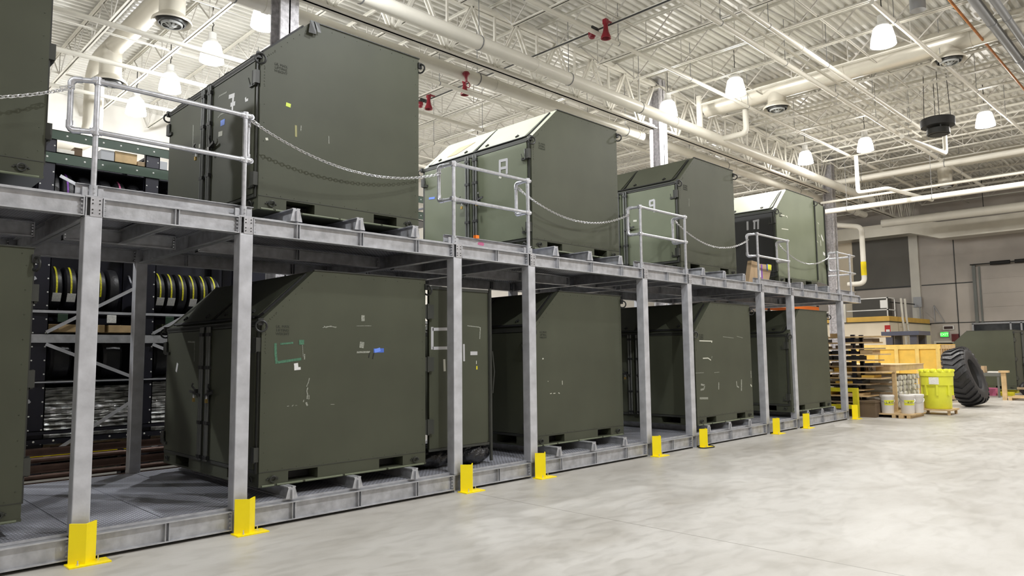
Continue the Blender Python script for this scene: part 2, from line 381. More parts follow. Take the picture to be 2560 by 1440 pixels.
# ================================================================== COLUMNS, GIRDERS, JOISTS
YC, ZG = 4.95, 8.5
colx = [-6.1, 6.13, 18.39, 31.4]
def ibeam(g, x, y, z0, z1, d=.40, wf=.36, tf=.04, tw=.03):
    g.box(x-wf/2, y-d/2, z0, x+wf/2, y-d/2+tf, z1); g.box(x-wf/2, y+d/2-tf, z0, x+wf/2, y+d/2, z1); g.box(x-tw/2, y-d/2, z0, x+tw/2, y+d/2, z1)
wh = ['standing left of the picture', 'behind the container marked seven', 'rising between the containers marked eight and nine', 'behind the container marked ten, nearest the far wall']
for i, x in enumerate(colx):
    t = thing('building_column', (x, YC, 0), 'tall grey fireproofed building column, '+wh[i], 'column', 'building columns')
    g = MB(); ibeam(g, x, YC, 0, 10.05); g.build('shaft', 'fire', t)
    g = MB(); g.box(x-.25, YC-.27, 9.75, x+.25, YC+.27, 9.8); g.build('cap_plate', 'cream', t)
xs = colx+[43.3]
for i in range(4):
    a, b = xs[i]+.22, xs[i+1]-.22
    t = thing('roof_girder', ((a+b)/2, YC, ZG), 'deep cream lattice girder running lengthwise, '+['over the leftmost containers', 'between the first and second building columns in view', 'between the columns behind containers eight and ten', 'from the last building column to the far wall'][i], 'girder', 'lengthwise roof girders')
    g = MB(); g.box(a, YC-.12, 9.82, b, YC-.02, 9.9); g.box(a, YC+.02, 9.82, b, YC+.12, 9.9); g.box(a, YC-.12, 9.9, b, YC+.12, 9.93); g.build('top_chord', 'cream', t)
    g = MB(); g.box(a, YC-.12, ZG, b, YC-.015, ZG+.025); g.box(a, YC+.015, ZG, b, YC+.12, ZG+.025); g.box(a, YC-.03, ZG, b, YC-.015, ZG+.12); g.box(a, YC+.015, ZG, b, YC+.03, ZG+.12); g.build('bottom_chord', 'cream', t)
    g = MB(); n = 8; st = (b-a)/n
    for k in range(n):
        x = a+k*st
        for s in (-.05, .05):
            g.bar((x, YC+s, 9.84), (x+st/2-.05, YC+s, ZG+.06), .035, .06); g.bar((x+st/2+.05, YC+s, ZG+.06), (x+st, YC+s, 9.84), .035, .06)
        g.bar((x+st/2, YC, ZG+.05), (x+st/2, YC, 9.86), .05, .05)
    g.build('web', 'cream', t)
def joist(x, ya, yb, label, group, n):
    t = thing('roof_joist', (x, (ya+yb)/2, 9.3), label, 'roof joist', group)
    for nm, z, yy0, yy1 in (('top_chord', 10.02, ya, yb), ('bottom_chord', 9.30, ya+.75, yb-.75)):
        g = MB()
        for s in (-1, 1):
            g.box(x+s*.012, yy0, z, x+s*.06, yy1, z+.012); g.box(x+s*.012, yy0, z, x+s*.02, yy1, z+(-.05 if z > 10 else .05))
        g.build(nm, 'cream', t)
    g = MB(); st = (yb-ya)/n
    for k in range(n):
        y = ya+k*st
        if k: g.bar((x, y, 10.0), (x, y+st/2, 9.33), .022, .03)
        else: g.bar((x, y+.1, 10.0), (x, y+st/2, 9.33), .022, .03)
        g.bar((x, y+st/2, 9.33), (x, y+st-(.1 if k == n-1 else 0), 10.0), .022, .03)
        g.bar((x, y+st/2+.06, 9.33), (x, y+st/2+.06, 10.0), .02, .02)
    g.build('web', 'brace', t)
    return t
jr = joist(0, -7.3, YC-.0, 'x', 'open-web joists over the aisle', 8)
jl = joist(0, YC+.0, 18.5, 'x', 'open-web joists over the storage side', 9)
k = 0; first = True
x = 14.59-1.6*8
xsr = []
while x < 43: xsr.append(x); x += 1.6
for i, x in enumerate(xsr[::-1]):
    l = f'cream open-web roof joist over the aisle, {ORD[i]} one counted from the far wall'
    if i == 0: jr.location.x = x; jr['label'] = l
    else: dup(jr, (x, jr.location.y, jr.location.z), l)
xsl = [4.65+1.6*k for k in range(-2, 24)]
for i, x in enumerate(xsl[::-1]):
    l = f'cream open-web roof joist over the storage racks, {ORD[i]} one counted from the far wall'
    if i == 0: jl.location.x = x; jl['label'] = l
    else: dup(jl, (x, jl.location.y, jl.location.z), l)
g = MB()
for i, (yy, lb) in enumerate(((-3.6, 'over the far side of the aisle'), (-.9, 'over the middle of the aisle'), (2.3, 'over the front of the platform'))):
    one(MB().box(2, yy, 9.315, 43, yy+.035, 9.32).box(2, yy, 9.315, 43, yy+.005, 9.35), 'joist_bridging', 'cream', 'thin lengthwise bridging angle under the joists '+lb, 'bridging', 'joist bridging')
for i, (yy, lb) in enumerate(((8.0, 'nearer the columns'), (11.0, 'halfway to the white wall'), (14.5, 'nearest the white wall'))):
    one(MB().box(0, yy, 9.315, 43, yy+.035, 9.32).box(0, yy, 9.315, 43, yy+.005, 9.35), 'joist_bridging', 'cream', 'thin lengthwise bridging angle over the storage racks, '+lb, 'bridging', 'joist bridging')

# ================================================================== PIPES AND DUCTS
def pipe(name, pts, r, label, cat, material='creampipe', hang=None, couple=0, n=14):
    """hang = spacing of rod hangers along X (or Y)"""
    c = [sum(p[i] for p in pts)/len(pts) for i in range(3)]
    t = thing(name, tuple(c), label, cat)
    # round the corners
    P = [Vector(p) for p in pts]; out = [P[0]]
    for i in range(1, len(P)-1):
        a = (P[i-1]-P[i]).normalized(); b = (P[i+1]-P[i]).normalized(); q = min(2.2*r, (P[i-1]-P[i]).length*.4, (P[i+1]-P[i]).length*.4)
        for k in range(7):
            u = k/6; out.append((P[i]+a*q)*(1-u)**2+P[i]*2*u*(1-u)+(P[i]+b*q)*u*u)
    out.append(P[-1])
    MB().tube(out, r, n).build('run', material, t, smooth=True)
    a, b = P[0], P[1]
    for i in range(len(P)-1):
        if (P[i+1]-P[i]).length > (b-a).length: a, b = P[i], P[i+1]
    L_ = (b-a).length; d = (b-a)/L_
    if couple:
        s = couple*.5
        while s < L_:
            p = a+d*s; MB().tube([p-d*.05, p+d*.05], r*1.1, n).build('coupling', material, t, smooth=True); s += couple
    if hang and abs(d.z) < .5:
        s = hang*.4
        while s < L_:
            p = a+d*s; g = MB(); g.tube([p-d*.012, p+d*.012], r*1.07, n); g.bar(p+Vector((0,0,r)), (p.x, p.y, 10.05), .012, .012); g.build('hanger', 'conduit', t); s += hang
    return t
pipe('fire_main_pipe', [(3.0, 4.02, 8.5), (19.0, 4.1, 8.48), (34, 4.1, 8.48)], .155, 'thick cream water main hung in front of the lengthwise girder', 'pipe', hang=3, couple=6)
pipe('fire_main_pipe', [(3.0, 5.45, 8.40), (37, 5.45, 8.38)], .15, 'thick cream water main passing behind the building columns', 'pipe', couple=6, hang=6)
pipe('branch_pipe', [(20.6, 4.1, 8.5), (20.6, 3.2, 8.5), (20.6, 3.2, 9.4)], .09, 'cream branch pipe that leaves the front water main and turns up', 'pipe')
pipe('branch_pipe', [(19.4, 4.1, 8.6), (19.4, 4.1, 9.6)], .09, 'short cream riser pipe standing on the front water main', 'pipe')
pipe('sprinkler_pipe', [(9.5, .36, 8.9), (37, .40, 8.9)], .065, 'long cream sprinkler pipe over the aisle, the left one of two neighbours', 'pipe', hang=3.2, couple=6)
pipe('sprinkler_pipe', [(9.5, .08, 9.0), (27, .08, 9.0)], .035, 'slim cream pipe close beside the sprinkler pipe over the aisle', 'pipe')
pipe('sprinkler_pipe', [(13.6, -.30, 8.9), (26, -.31, 8.9)], .06, 'long cream sprinkler pipe over the aisle, ending beside the black fan', 'pipe', hang=3.2, couple=6)
pipe('sprinkler_pipe', [(15.5, -2.25, 8.95), (36, -2.7, 8.95)], .05, 'cream sprinkler pipe over the aisle, farthest right of the long ones', 'pipe', hang=3.2)
pipe('sprinkler_pipe', [(9, 2.75, 9.05), (36, 2.75, 9.05)], .05, 'thin cream pipe between the girder and the paired sprinkler pipes', 'pipe', hang=3.2)
pipe('sprinkler_pipe', [(0, 8.55, 8.5), (16, 8.55, 8.5)], .055, 'cream sprinkler pipe in front of the round duct at upper left', 'pipe', couple=5.2, hang=6)
pipe('sprinkler_pipe', [(0, 10.9, 8.6), (16, 10.9, 8.6)], .055, 'cream sprinkler pipe above the railing at far left', 'pipe', couple=5.2, hang=6)
pipe('sprinkler_pipe', [(0, 13.4, 8.6), (22, 13.4, 8.6)], .05, 'cream sprinkler pipe nearest the white side wall', 'pipe', couple=5.2, hang=6)
pipe('sprinkler_pipe', [(9, 6.9, 8.7), (28, 6.9, 8.7)], .05, 'cream sprinkler pipe behind the container marked eight', 'pipe', couple=5.2, hang=6)
pipe('grey_conduit', [(14.5, -3.68, 9.15), (30, -3.62, 9.15)], .10, 'thick grey conduit at top right, the left one of the pair', 'conduit', 'conduit', couple=3)
pipe('grey_conduit', [(14.5, -3.98, 9.15), (30, -3.92, 9.15)], .08, 'thick grey conduit at top right, the right one of the pair', 'conduit', 'conduit', couple=3)
for yy, l in ((-4.45, 'left'), (-4.7, 'middle'), (-4.95, 'right')):
    pipe('dark_conduit', [(14.5, yy, 9.25), (28, yy, 9.25)], .018, f'thin dark conduit in the top right corner, {l} one of three', 'conduit', 'dark', n=8)
pipe('gas_pipe', [(15, -3.27, 9.22), (26, -3.24, 9.22)], .03, 'thin brownish orange pipe beside the grey conduits at top right', 'pipe', 'brownor', n=8)
# cross pipes near the far end
pipe('cross_pipe', [(29.1, 4.6, 7.3), (29.1, -5.5, 7.24)], .10, 'cream crossing pipe, the lower thick one before the far wall', 'pipe', hang=3)
pipe('cross_pipe', [(29.6, 4.6, 7.78), (29.6, -5.5, 7.75)], .05, 'thin white crossing pipe above the thick one near the far column', 'pipe')
pipe('cross_pipe', [(30.6, 4.5, 8.75), (30.6, -5.5, 8.75)], .11, 'upper thick cream crossing pipe tied into the far column', 'pipe', hang=3)
pipe('cross_pipe', [(33.0, 5.45, 8.38), (33.0, 5.45, 7.4), (33.0, 4.25, 7.15), (33.0, 4.25, 4.65), (33.0, 4.95, 4.65)], .11, 'white drop pipe with elbows beside the last building column', 'pipe')
one(MB().tube([(33.0, 4.25, 5.0), (33.0, 4.25, 5.6)], .113, 14), 'pipe_marker', 'yellow', 'yellow marker sleeve on the white drop pipe', 'pipe marker')
pipe('cross_pipe', [(38.0, 5.0, 8.0), (38.0, -6, 7.95)], .2, 'pale round duct-like pipe just in front of the far wall', 'pipe')
pipe('zigzag_pipe', [(27.5, 2.4, 8.9), (27.5, 2.4, 7.52), (27.5, 1.4, 7.52), (31, .9, 7.52)], .07, 'cream drop pipe with elbow between the far lamps', 'pipe')
pipe('zigzag_pipe', [(25.9, -.31, 8.9), (25.9, -.9, 8.9), (25.9, -.9, 8.0), (22.8, -.55, 8.0)], .07, 'white drop pipe running out from below the black fan', 'pipe')
g = MB(); g.box(41.6, 4.8, 7.9, 42.7, 9.2, 8.55); g.box(41.6, -7, 7.45, 42.7, 3.4, 8.3)
g.add([(41.6,4.8,7.9),(42.7,4.8,7.9),(42.7,4.8,8.55),(41.6,4.8,8.55),(41.6,3.4,7.45),(42.7,3.4,7.45),(42.7,3.4,8.3),(41.6,3.4,8.3)], [(0,1,5,4),(1,2,6,5),(2,3,7,6),(3,0,4,7)])
one(g, 'rectangular_duct', 'ductc', 'wide rectangular duct with a step across the top of the far wall', 'duct')
t = thing('ceiling_heater', (40.8, 1.1, 8.2), 'dark motor unit hanging before the rectangular duct at far right', 'heater')
MB().box(40.5, .75, 8.35, 41.1, 1.75, 8.6).build('body', 'dark', t); MB().lathe([(.16, 0), (.16, .35)], (40.8, .8, 8.45), (0, 1, 0), 14).build('motor', 'conduit', t, smooth=True)
MB().bar((40.8, 1.25, 8.6), (40.8, 1.25, 10), .03, .03).build('hanger_rod', 'dark', t)

def diffuser(x, y, z, ztop, label, r=.26):
    t = thing('air_diffuser', (x, y, z), label, 'air diffuser', 'round ceiling diffusers')
    MB().lathe([(r, 0), (r, ztop-z-.1)], (x, y, z+.1), n=28, caps=False).build('neck', 'ductc', t, smooth=True)
    MB().lathe([(r, .16), (r*1.12, .12), (r*1.5, .03), (r*1.55, .0), (r*1.5, -.03), (r*1.1, .06), (r, .1)], (x, y, z), n=32, caps=False).build('flange', 'ductc', t, smooth=True)
    g = MB(); g.lathe([(r*1.18, .05), (r*1.05, -.05), (r*.95, -.05), (r*1.1, .05)], (x, y, z), n=28, caps=False); g.build('outer_ring', 'dark', t, smooth=True)
    g = MB(); g.lathe([(r*.85, -.02), (r*.8, -.09), (r*.72, -.09), (r*.78, -.02)], (x, y, z), n=28, caps=False)
    for k in range(8):
        a = k*PI/4; g.bar((x+.05*math.cos(a), y+.05*math.sin(a), z-.10), (x+r*.8*math.cos(a), y+r*.8*math.sin(a), z-.03), .05, .008)
    g.lathe([(.05, 0), (.05, .06), (.01, .08)], (x, y, z-.13), n=12); g.build('vane', 'greyplate', t)
    MB().lathe([(r*.99, 0), (r*.99, .01)], (x, y, z+.09), n=28).build('throat', 'black', t)
    return t
DL = [('aisle, the nearer of two on the big duct', 20.2, -2.49, 8.98, 9.55), ('aisle, left of the one beside the brightest lamp', 20.2, 2.0, 8.89, 9.55), ('far aisle near the far wall', 33, .9, 8.4, 9.4),
      ('storage racks at upper left', 5.3, 8.36, 8.85, 9.62), ('storage racks behind the first railing', 5.3, 12.6, 8.73, 9.62)]
for l, x, y, z, zt in DL: diffuser(x, y, z, zt, 'round cream air diffuser hanging over the '+l)
t = thing('round_duct', (20.2, 0, 9.5), 'large round cream duct crossing over the aisle', 'duct')
MB().tube([(20.2, 4.3, 9.47), (20.2, -6, 9.47)], .30, 24).build('run', 'ductc', t, smooth=True)
for yy in (3, 0, -3): MB().tube([(20.2, yy-.02, 9.47), (20.2, yy+.02, 9.47)], .31, 24).build('collar', 'ductc', t, smooth=True)
t = thing('round_duct', (5.45, 10, 9.3), 'large round duct over the storage racks with a downward bend', 'duct')
pts = [(5.35, 6.9, 9.66), (5.35, 13.5, 9.66)]+[(5.35, 13.5+.7*math.sin(k*PI/12), 9.66-.7*(1-math.cos(k*PI/12))) for k in range(1, 7)]+[(5.35, 14.2, 8.0)]+[(5.35-.6*(1-math.cos(k*PI/12)), 14.2, 8.0-.6*math.sin(k*PI/12)) for k in range(1, 7)]+[(2.0, 14.2, 7.4)]
MB().tube(pts, .24, 22).build('run', 'ductc', t, smooth=True)
pipe('rectangular_duct', [(33.0, 4.6, 9.35), (33.0, -5, 9.35)], .25, 'dull grey duct crossing beyond the farthest lamps', 'duct', 'ductc')

# ================================================================== HIGH BAY LAMPS
def lamp(x, y, z, label, f=1.0, soft=.10):
    t = thing('high_bay_lamp', (x, y, z-.28), label, 'ceiling lamp', 'glowing high bay lamps')
    MB().lathe([(.275, -.24), (.26, -.1), (.20, .16), (.16, .20)], (x, y, z), n=26, caps=False).build('shade', 'lampglow', t, smooth=True)
    MB().lathe([(.26, 0), (.25, .02)], (x, y, z-.235), n=26).build('lens', 'lamphot', t, smooth=True)
    MB().lathe([(.16, 0), (.14, .06), (.10, .10), (.10, .26), (.04, .30)], (x, y, z+.20), n=18).build('ballast_housing', 'white', t, smooth=True)
    MB().tube([(x, y, z+.48), (x, y, z+.62), (x+.03, y, z+.68), (x, y, z+.72), (x, y, 10.11)], .012, 6).build('hook', 'dark', t)
    for nm, kind_, e_, dz in (('bulb', 'SPOT', LAMP_W, .0), ('upward_glow', 'POINT', LAMP_UP, -.10)):
        ld = bpy.data.lights.new(nm, kind_); ld.energy = e_*f; ld.color = LAMP_COOL if x < 10 else LAMP_COL; ld.shadow_soft_size = soft
        if kind_ == 'SPOT': ld.spot_size = math.radians(164); ld.spot_blend = .55
        lo = bpy.data.objects.new(nm, ld); C.objects.link(lo); lo.parent = t; lo.location = (0, 0, dz)
    return t
LAMPS = [(17.48, -1.82, 'biggest and brightest at upper right'), (17.92, 2.12, 'in front of the big round duct, middle of its row'), (18.12, 4.40, 'beside the building column behind container eight'),
         (26.36, -1.94, 'right of the black fan'), (26.46, 1.71, 'left of the black fan, middle of the far row'), (26.6, 3.9, 'leftmost of the far row, near the last column'),
         (6.73, 7.06, 'nearest the tall column at upper left'), (6.67, 9.64, 'second from the tall column at upper left'), (6.65, 12.3, 'third from the tall column at upper left'), (6.61, 14.84, 'over the white side wall, behind the first railing')]
for x, y, l in LAMPS: lamp(x, y, 9.0, 'glowing high bay lamp '+l, 1.8 if x < 7 and y > 12 else (1.3 if x < 7 else 1))
OUT = [(6.7, -6.8, 'over the near aisle'), (6.7, -2.2, 'over the front of the second bay'), (6.7, 2.4, 'over the container marked seven'), (17.5, -6.8, 'over the far side of the aisle'), (26.4, -6.8, 'over the far side beyond the fan'),
       (35.4, -7.2, 'near the overhead door'), (-3.6, -6.8, 'behind the photographer'), (-3.6, 0, 'over the left end of the platform'), (-3.6, 8.5, 'over the left end of the racks'), (17.6, 12.3, 'over the racks behind container nine'), (17.6, 8.0, 'over the front of the storage side behind container eight'), (30.2, 9.6, 'added beyond the orange racking to brighten the ivory wall')]  # last one is an unseen lamp added to brighten the office wall
FAC = {(-3.6, 0): (1.8, .1), (-3.6, 8.5): (3.2, .1), (-3.6, -6.8): (.8, .1), (6.7, -6.8): (1.8, .04), (17.5, -6.8): (1.3, .05), (6.7, -2.2): (.75, .1), (35.4, -7.2): (1.9, .1), (30.2, 9.6): (1.3, .1), (36.5, -3.6): (1.1, .1)}
for x, y, l in OUT: q = FAC.get((x, y), (1, .1)); lamp(x, y, 9.0, 'high bay lamp outside the picture, '+l, q[0], q[1])

# ================================================================== ALARM HORNS, VALVE, FAN
def horn(x, y, z, label):
    t = thing('alarm_horn', (x, y, z), label, 'alarm horn', 'dark red horns under the joists')
    MB().lathe([(.035, .18), (.05, .12), (.055, .0), (.075, -.10), (.115, -.20), (.118, -.24), (.10, -.235), (.05, -.12)], (x, y, z), n=22, caps=False).build('bell', 'redh', t, smooth=True)
    MB().box(x-.05, y-.05, z+.10, x+.05, y+.05, z+.22).box(x-.03, y-.02, z+.18, x+.23, y+.02, z+.22).build('bracket', 'redh', t)
def strobe(x, y, z, label):
    t = thing('strobe_light', (x, y, z), label, 'strobe light', 'dark red strobes under the joists')
    MB().lathe([(.085, .05), (.09, 0), (.085, -.05), (.06, -.10), (.01, -.12)], (x, y, z), n=20).build('globe', 'redh', t, smooth=True)
    MB().lathe([(.06, 0), (.06, .06)], (x, y, z+.05), n=14).box(x, y-.02, z+.09, x+.23, y+.02, 9.33).build('base', 'dark', t)
horn(12.74, 2.55, 9.12, 'dark red alarm horn at top centre, over the containers eight and nine'); strobe(12.74, 2.95, 9.12, 'dark red strobe beside the top centre alarm horn')
horn(12.74, 7.45, 9.12, 'dark red alarm horn in the middle, left of container eight roof'); strobe(12.74, 6.85, 9.16, 'dark red strobe right of the middle alarm horn')
horn(12.74, 9.05, 9.12, 'dark red alarm horn just right of the container marked seven'); strobe(12.74, 9.45, 9.14, 'dark red strobe half hidden by the container marked seven')
pipe('horn_conduit', [(12.86, 12, 9.24), (12.86, -2.5, 9.24)], .018, 'thin dark conduit along the joist that carries the horns', 'conduit', 'dark', n=6)
t = thing('control_valve', (10.87, 5.3, 8.2), 'small red valve hanging from the rear water main', 'valve')
MB().lathe([(.07, .12), (.09, .08), (.04, 0), (.03, -.12)], (10.87, 5.25, 8.25), n=14).build('body', 'redh', t, smooth=True)
MB().tube([(10.87+.07*math.cos(a*PI/6), 5.2, 8.05+.07*math.sin(a*PI/6)) for a in range(12)], .012, 6, closed=True).build('hand_wheel', 'redh', t, smooth=True)
t = thing('hanging_fan', (24, -1.2, 8.2), 'black round ceiling fan housing hanging over the aisle', 'fan')
MB().lathe([(.45, 0), (.46, .05), (.46, .22), (.44, .24), (.1, .26)], (24, -1.2, 8.40), n=36).build('upper_drum', 'black', t, smooth=True)
g = MB(); g.lathe([(.30, .16), (.31, .0), (.27, -.02), (.27, .1)], (24, -1.2, 8.17), n=30, caps=False)
for k in range(4): a = k*PI/2+.5; g.bar((24+.28*math.cos(a), -1.2+.28*math.sin(a), 8.3), (24+.28*math.cos(a), -1.2+.28*math.sin(a), 8.42), .03, .03)
g.build('lower_ring', 'dark', t, smooth=True)
MB().lathe([(.26, 0), (.22, .04), (.05, .06)], (24, -1.2, 8.14), n=24).build('impeller', 'black', t, smooth=True)
for k in range(4): a = k*PI/2+.4; MB().bar((24+.35*math.cos(a), -1.2+.35*math.sin(a), 8.66), (24+.3*math.cos(a), -1.2+.3*math.sin(a), 10.0), .015, .015).build('hanger_rod', 'dark', t)
t = thing('hanging_can', (18.2, -2.9, 8.6), 'grey cylindrical can hanging at the top edge of the ceiling', 'speaker')
MB().lathe([(.16, 0), (.16, .5)], (17.2, -2.65, 9.2), n=22).build('can', 'coolwhite', t, smooth=True)

# ================================================================== TWO-LEVEL STEEL PLATFORM
CL = [-1.106, 1.764, 3.178, 6.037, 7.443, 10.267, 11.691, 14.604, 16.075, 18.983]   # left faces of the front columns
CW = .142; ZB0, ZB1 = .03, .217; ZU0, ZU1 = 3.007, 3.182; YR = 3.16
BAY = ['the leftmost, half cut off container bay', 'the first railed gap from the left', 'the bay of the container marked seven', 'the second railed gap from the left', 'the bay of the container marked eight',
       'the third railed gap from the left', 'the bay of the container marked nine', 'the fourth railed gap from the left', 'the bay of the container marked ten']
def edge_bolts(g, x, z0, z1, y):
    for k in range(4):
        z = z0+.03+(z1-z0-.06)*k/3
        g.lathe([(.009, 0), (.009, -.012)], (x, y, z), (0, 1, 0), 6)
def beam(x0, x1, z0, z1, yf, stiff, name, label, group, dirn=1, cat='steel beam', plates=True):
    """wide flange beam along X; dirn=1: web behind the front flange edge"""
    t = thing(name, ((x0+x1)/2, yf+.05, z0), label, cat, group)
    g = MB(); d = .10
    g.box(x0, yf, z0, x1, yf+d, z0+.011); g.box(x0, yf, z1-.011, x1, yf+d, z1); g.box(x0, yf+.046, z0, x1, yf+.054, z1)
    g.build('profile', 'galv', t)
    for sx in stiff:
        g = MB(); g.box(sx-.004, yf+.004, z0+.011, sx+.004, yf+.096, z1-.011)
        if plates: g.box(sx+.03, yf+.006, z0+.011, sx+.038, yf+.046, z1-.011)
        g.build('stiffener', 'galv', t)
    if plates:
        for sx, s in ((x0, 1), (x1, -1)):
            g = MB(); g.box(sx, yf+.002, z0, sx+s*.01, yf+.098, z1); g.build('end_plate', 'galv', t)
            g = MB()
            for k in range(4):
                z = z0+.03+(z1-z0-.06)*k/3; g.lathe([(.011, 0), (.011, .016)], (sx+s*.01, yf+.022, z), (s, 0, 0), 6)
            g.build('bolts', 'pipe_galv', t)
    return t
SK = {2: [3.82, 4.63, 5.44], 4: [8.08, 8.89, 9.69], 6: [12.32, 13.12, 13.93], 8: [16.75, 17.55, 18.3], 0: [-.6, .2, 1.0]}
GD = {}
for i in range(9):
    a, b = CL[i]+CW, CL[i+1]
    st = SK[i] if i in SK else [(a+b)/2]
    beam(a+.004, b-.004, ZB0, ZB1, 0, st, 'floor_beam', 'galvanized low front beam just above the floor, '+BAY[i], 'low front beams')
    beam(a+.004, b-.004, ZU0, ZU1, 0, st, 'deck_beam', 'galvanized front edge beam of the upper deck, '+BAY[i], 'upper deck front beams')
    beam(a+.004, b-.004, ZU0, ZU1, YR, st, 'deck_beam', 'galvanized rear beam under the upper deck, '+BAY[i], 'upper deck rear beams')
    beam(a+.004, b-.004, ZB0, ZB1, YR, [], 'floor_beam', 'galvanized low rear beam behind '+BAY[i], 'low rear beams', plates=False)
    beam(a+.06, b-.06, ZU0, ZU1-.02, 1.6, [(a+b)/2], 'middle_beam', 'galvanized middle beam under the upper deck, '+BAY[i], 'upper deck middle beams')
    # walkway gratings, seams every 0.9 m are part of the panel
    for z0, z1, lv in ((.219, .243, 'lower'), (3.184, 3.208, 'upper')):
        t = thing('grating_deck', ((a+b)/2, 1.65, z0), f'serrated steel grating of the {lv} level, {BAY[i]}', 'steel grating', f'{lv} level gratings')
        GD[(i, lv)] = t
        n = 3 if i in SK else 2; wd = (b+CW-.02-a)/n; xa = a-CW/2
        for k in range(n):
            MB().box(xa+k*(b+CW-a)/n+.004, .092, z0, xa+(k+1)*(b+CW-a)/n-.004, 3.2, z1).build('grating_panel', 'grating', t)
    for z0, z1, lv in ((.219, .243, 'lower'), (3.184, 3.208, 'upper')):
        MB().box(a, .086, z0, b, .091, z1+.001).build('edge_angle', 'galv', GD[(i, lv)])
    # joist across the depth at mid-gap
    if i not in SK:
        t = thing('short_joist', ((a+b)/2, 1.6, ZU0), 'galvanized short joist under the upper deck, front to back, '+BAY[i].replace(' from the left', ''), 'steel beam', 'front to back joists')
        xm = (a+b)/2; g = MB(); g.box(xm-.04, .06, ZU0+.01, xm+.04, 1.6, ZU0+.02); g.box(xm-.04, .06, ZU1-.02, xm+.04, 1.6, ZU1-.01); g.box(xm-.004, .06, ZU0+.01, xm+.004, 1.6, ZU1-.01); g.build('profile', 'galv', t)
t = beam(CL[9]+CW, 20.36, ZU0, ZU1, 0, [19.72], 'deck_beam', 'short galvanized beam stub sticking out at the far end of the upper deck', 'upper deck front beams')
t = beam(CL[9]+CW, 20.36, ZU0, ZU1, YR, [19.72], 'deck_beam', 'short galvanized rear beam stub at the far end of the upper deck', 'upper deck rear beams')
t = thing('deck_beam', (20.3, 1.6, ZU0), 'galvanized end beam closing the far end of the upper deck', 'steel beam')
MB().box(20.26, .1, ZU0, 20.36, YR, ZU0+.011).box(20.26, .1, ZU1-.011, 20.36, YR, ZU1).box(20.306, .1, ZU0, 20.314, YR, ZU1).build('profile', 'galv', t)
t = thing('grating_deck', (19.7, 1.6, 3.184), 'serrated steel grating of the small landing at the far end of the upper level', 'steel grating')
MB().box(19.07, .03, 3.184, 20.35, 3.2, 3.208).build('grating_panel', 'grating', t)
SN = ['left end post', 'leftmost post in view', 'second post from the left', 'third post from the left', 'fourth post from the left', 'fifth post from the left', 'sixth post from the left', 'seventh post from the left', 'eighth post from the left', 'farthest post']
COLN = ['front post at the left end, outside the picture', 'front post nearest the camera, leftmost of the row', 'front post second from the left, before container seven', 'front post third from the left, beside the black bags', 'front post fourth from the left', 'front post fifth from the left', 'front post sixth from the left', 'front post seventh from the left', 'front post eighth from the left', 'last front post of the row, beside the wood rack']
for i, x in enumerate(CL):
    t = thing('platform_post', (x+CW/2, CW/2, 0), 'square galvanized '+COLN[i], 'steel post', 'front posts of the platform')
    MB().box(x, .0, ZB1+.004, x+CW, CW, ZU0-.004).build('shaft', 'galv_dk', t, bevel=.008)
    # base stub: short H section between the floor beams
    g = MB(); g.box(x+.004, .004, .0, x+.014, .10, ZB1); g.box(x+CW-.014, .004, 0, x+CW-.004, .10, ZB1); g.box(x+.014, .07, 0, x+CW-.014, .08, ZB1); g.box(x-.0, .0, ZB1-.006, x+CW, CW, ZB1+.004); g.box(x-.0, .0, 0, x+CW, CW, .012)
    g.build('base_stub', 'galv', t)
    g = MB(); g.box(x+.004, .004, ZU0-.004, x+.014, .10, ZU1); g.box(x+CW-.014, .004, ZU0-.004, x+CW-.004, .10, ZU1); g.box(x+.014, .09, ZU0, x+CW-.014, .1, ZU1); g.box(x-.0, 0, ZU1-.004, x+CW, CW, ZU1+.006); g.box(x, 0, ZU0-.006, x+CW, CW, ZU0+.004)
    g.build('head_stub', 'galv', t)
    g = MB(); g.box(x+.04, -.004, ZU0+.0, x+CW-.005, .006, ZU1); gp = g.build('head_plate', 'pipe_galv', t)
    g = MB()
    for zz in (.028, .06, .115, .147):
        for xx in (x+.058, x+.115): g.lathe([(.0065, 0), (.0065, .003)], (xx, -.0045, ZU0+zz), (0, -1, 0), 10)
    g.build('bolt_holes', 'black', gp)
    t = thing('platform_post', (x+CW/2, YR+CW/2, 0), 'square galvanized rear'+COLN[i].replace('front', '', 1).replace('row', 'rear row').replace(', beside the black bags', '').replace(', before container seven', ' behind the first gap').replace(', beside the wood rack', '').replace(' nearest the camera', ' nearest the storage racks'), 'steel post', 'rear posts of the platform')
    MB().box(x, YR, .0, x+CW, YR+CW, ZU1).build('shaft', 'galv_dk', t, bevel=.008)
    g = MB(); g.box(x-.015, YR-.02, ZU0-.01, x+CW+.015, YR-.01, ZU1)
    g.build('head_plate', 'galv', t)
    t = thing('cross_beam', (x+CW/2, 1.6, ZU0), 'galvanized deck beam running back from the '+SN[i], 'steel beam', 'front to back beams')
    xm = x+CW/2; g = MB(); g.box(xm-.05, .10, ZU0, xm+.05, YR-.02, ZU0+.011); g.box(xm-.05, .10, ZU1-.011, xm+.05, YR-.02, ZU1); g.box(xm-.004, .10, ZU0, xm+.004, YR-.02, ZU1); g.build('profile', 'galv', t)
    g = MB(); g.box(xm-.05, 1.56, ZU0, xm+.05, 1.57, ZU1); g.build('stiffener', 'galv', t)
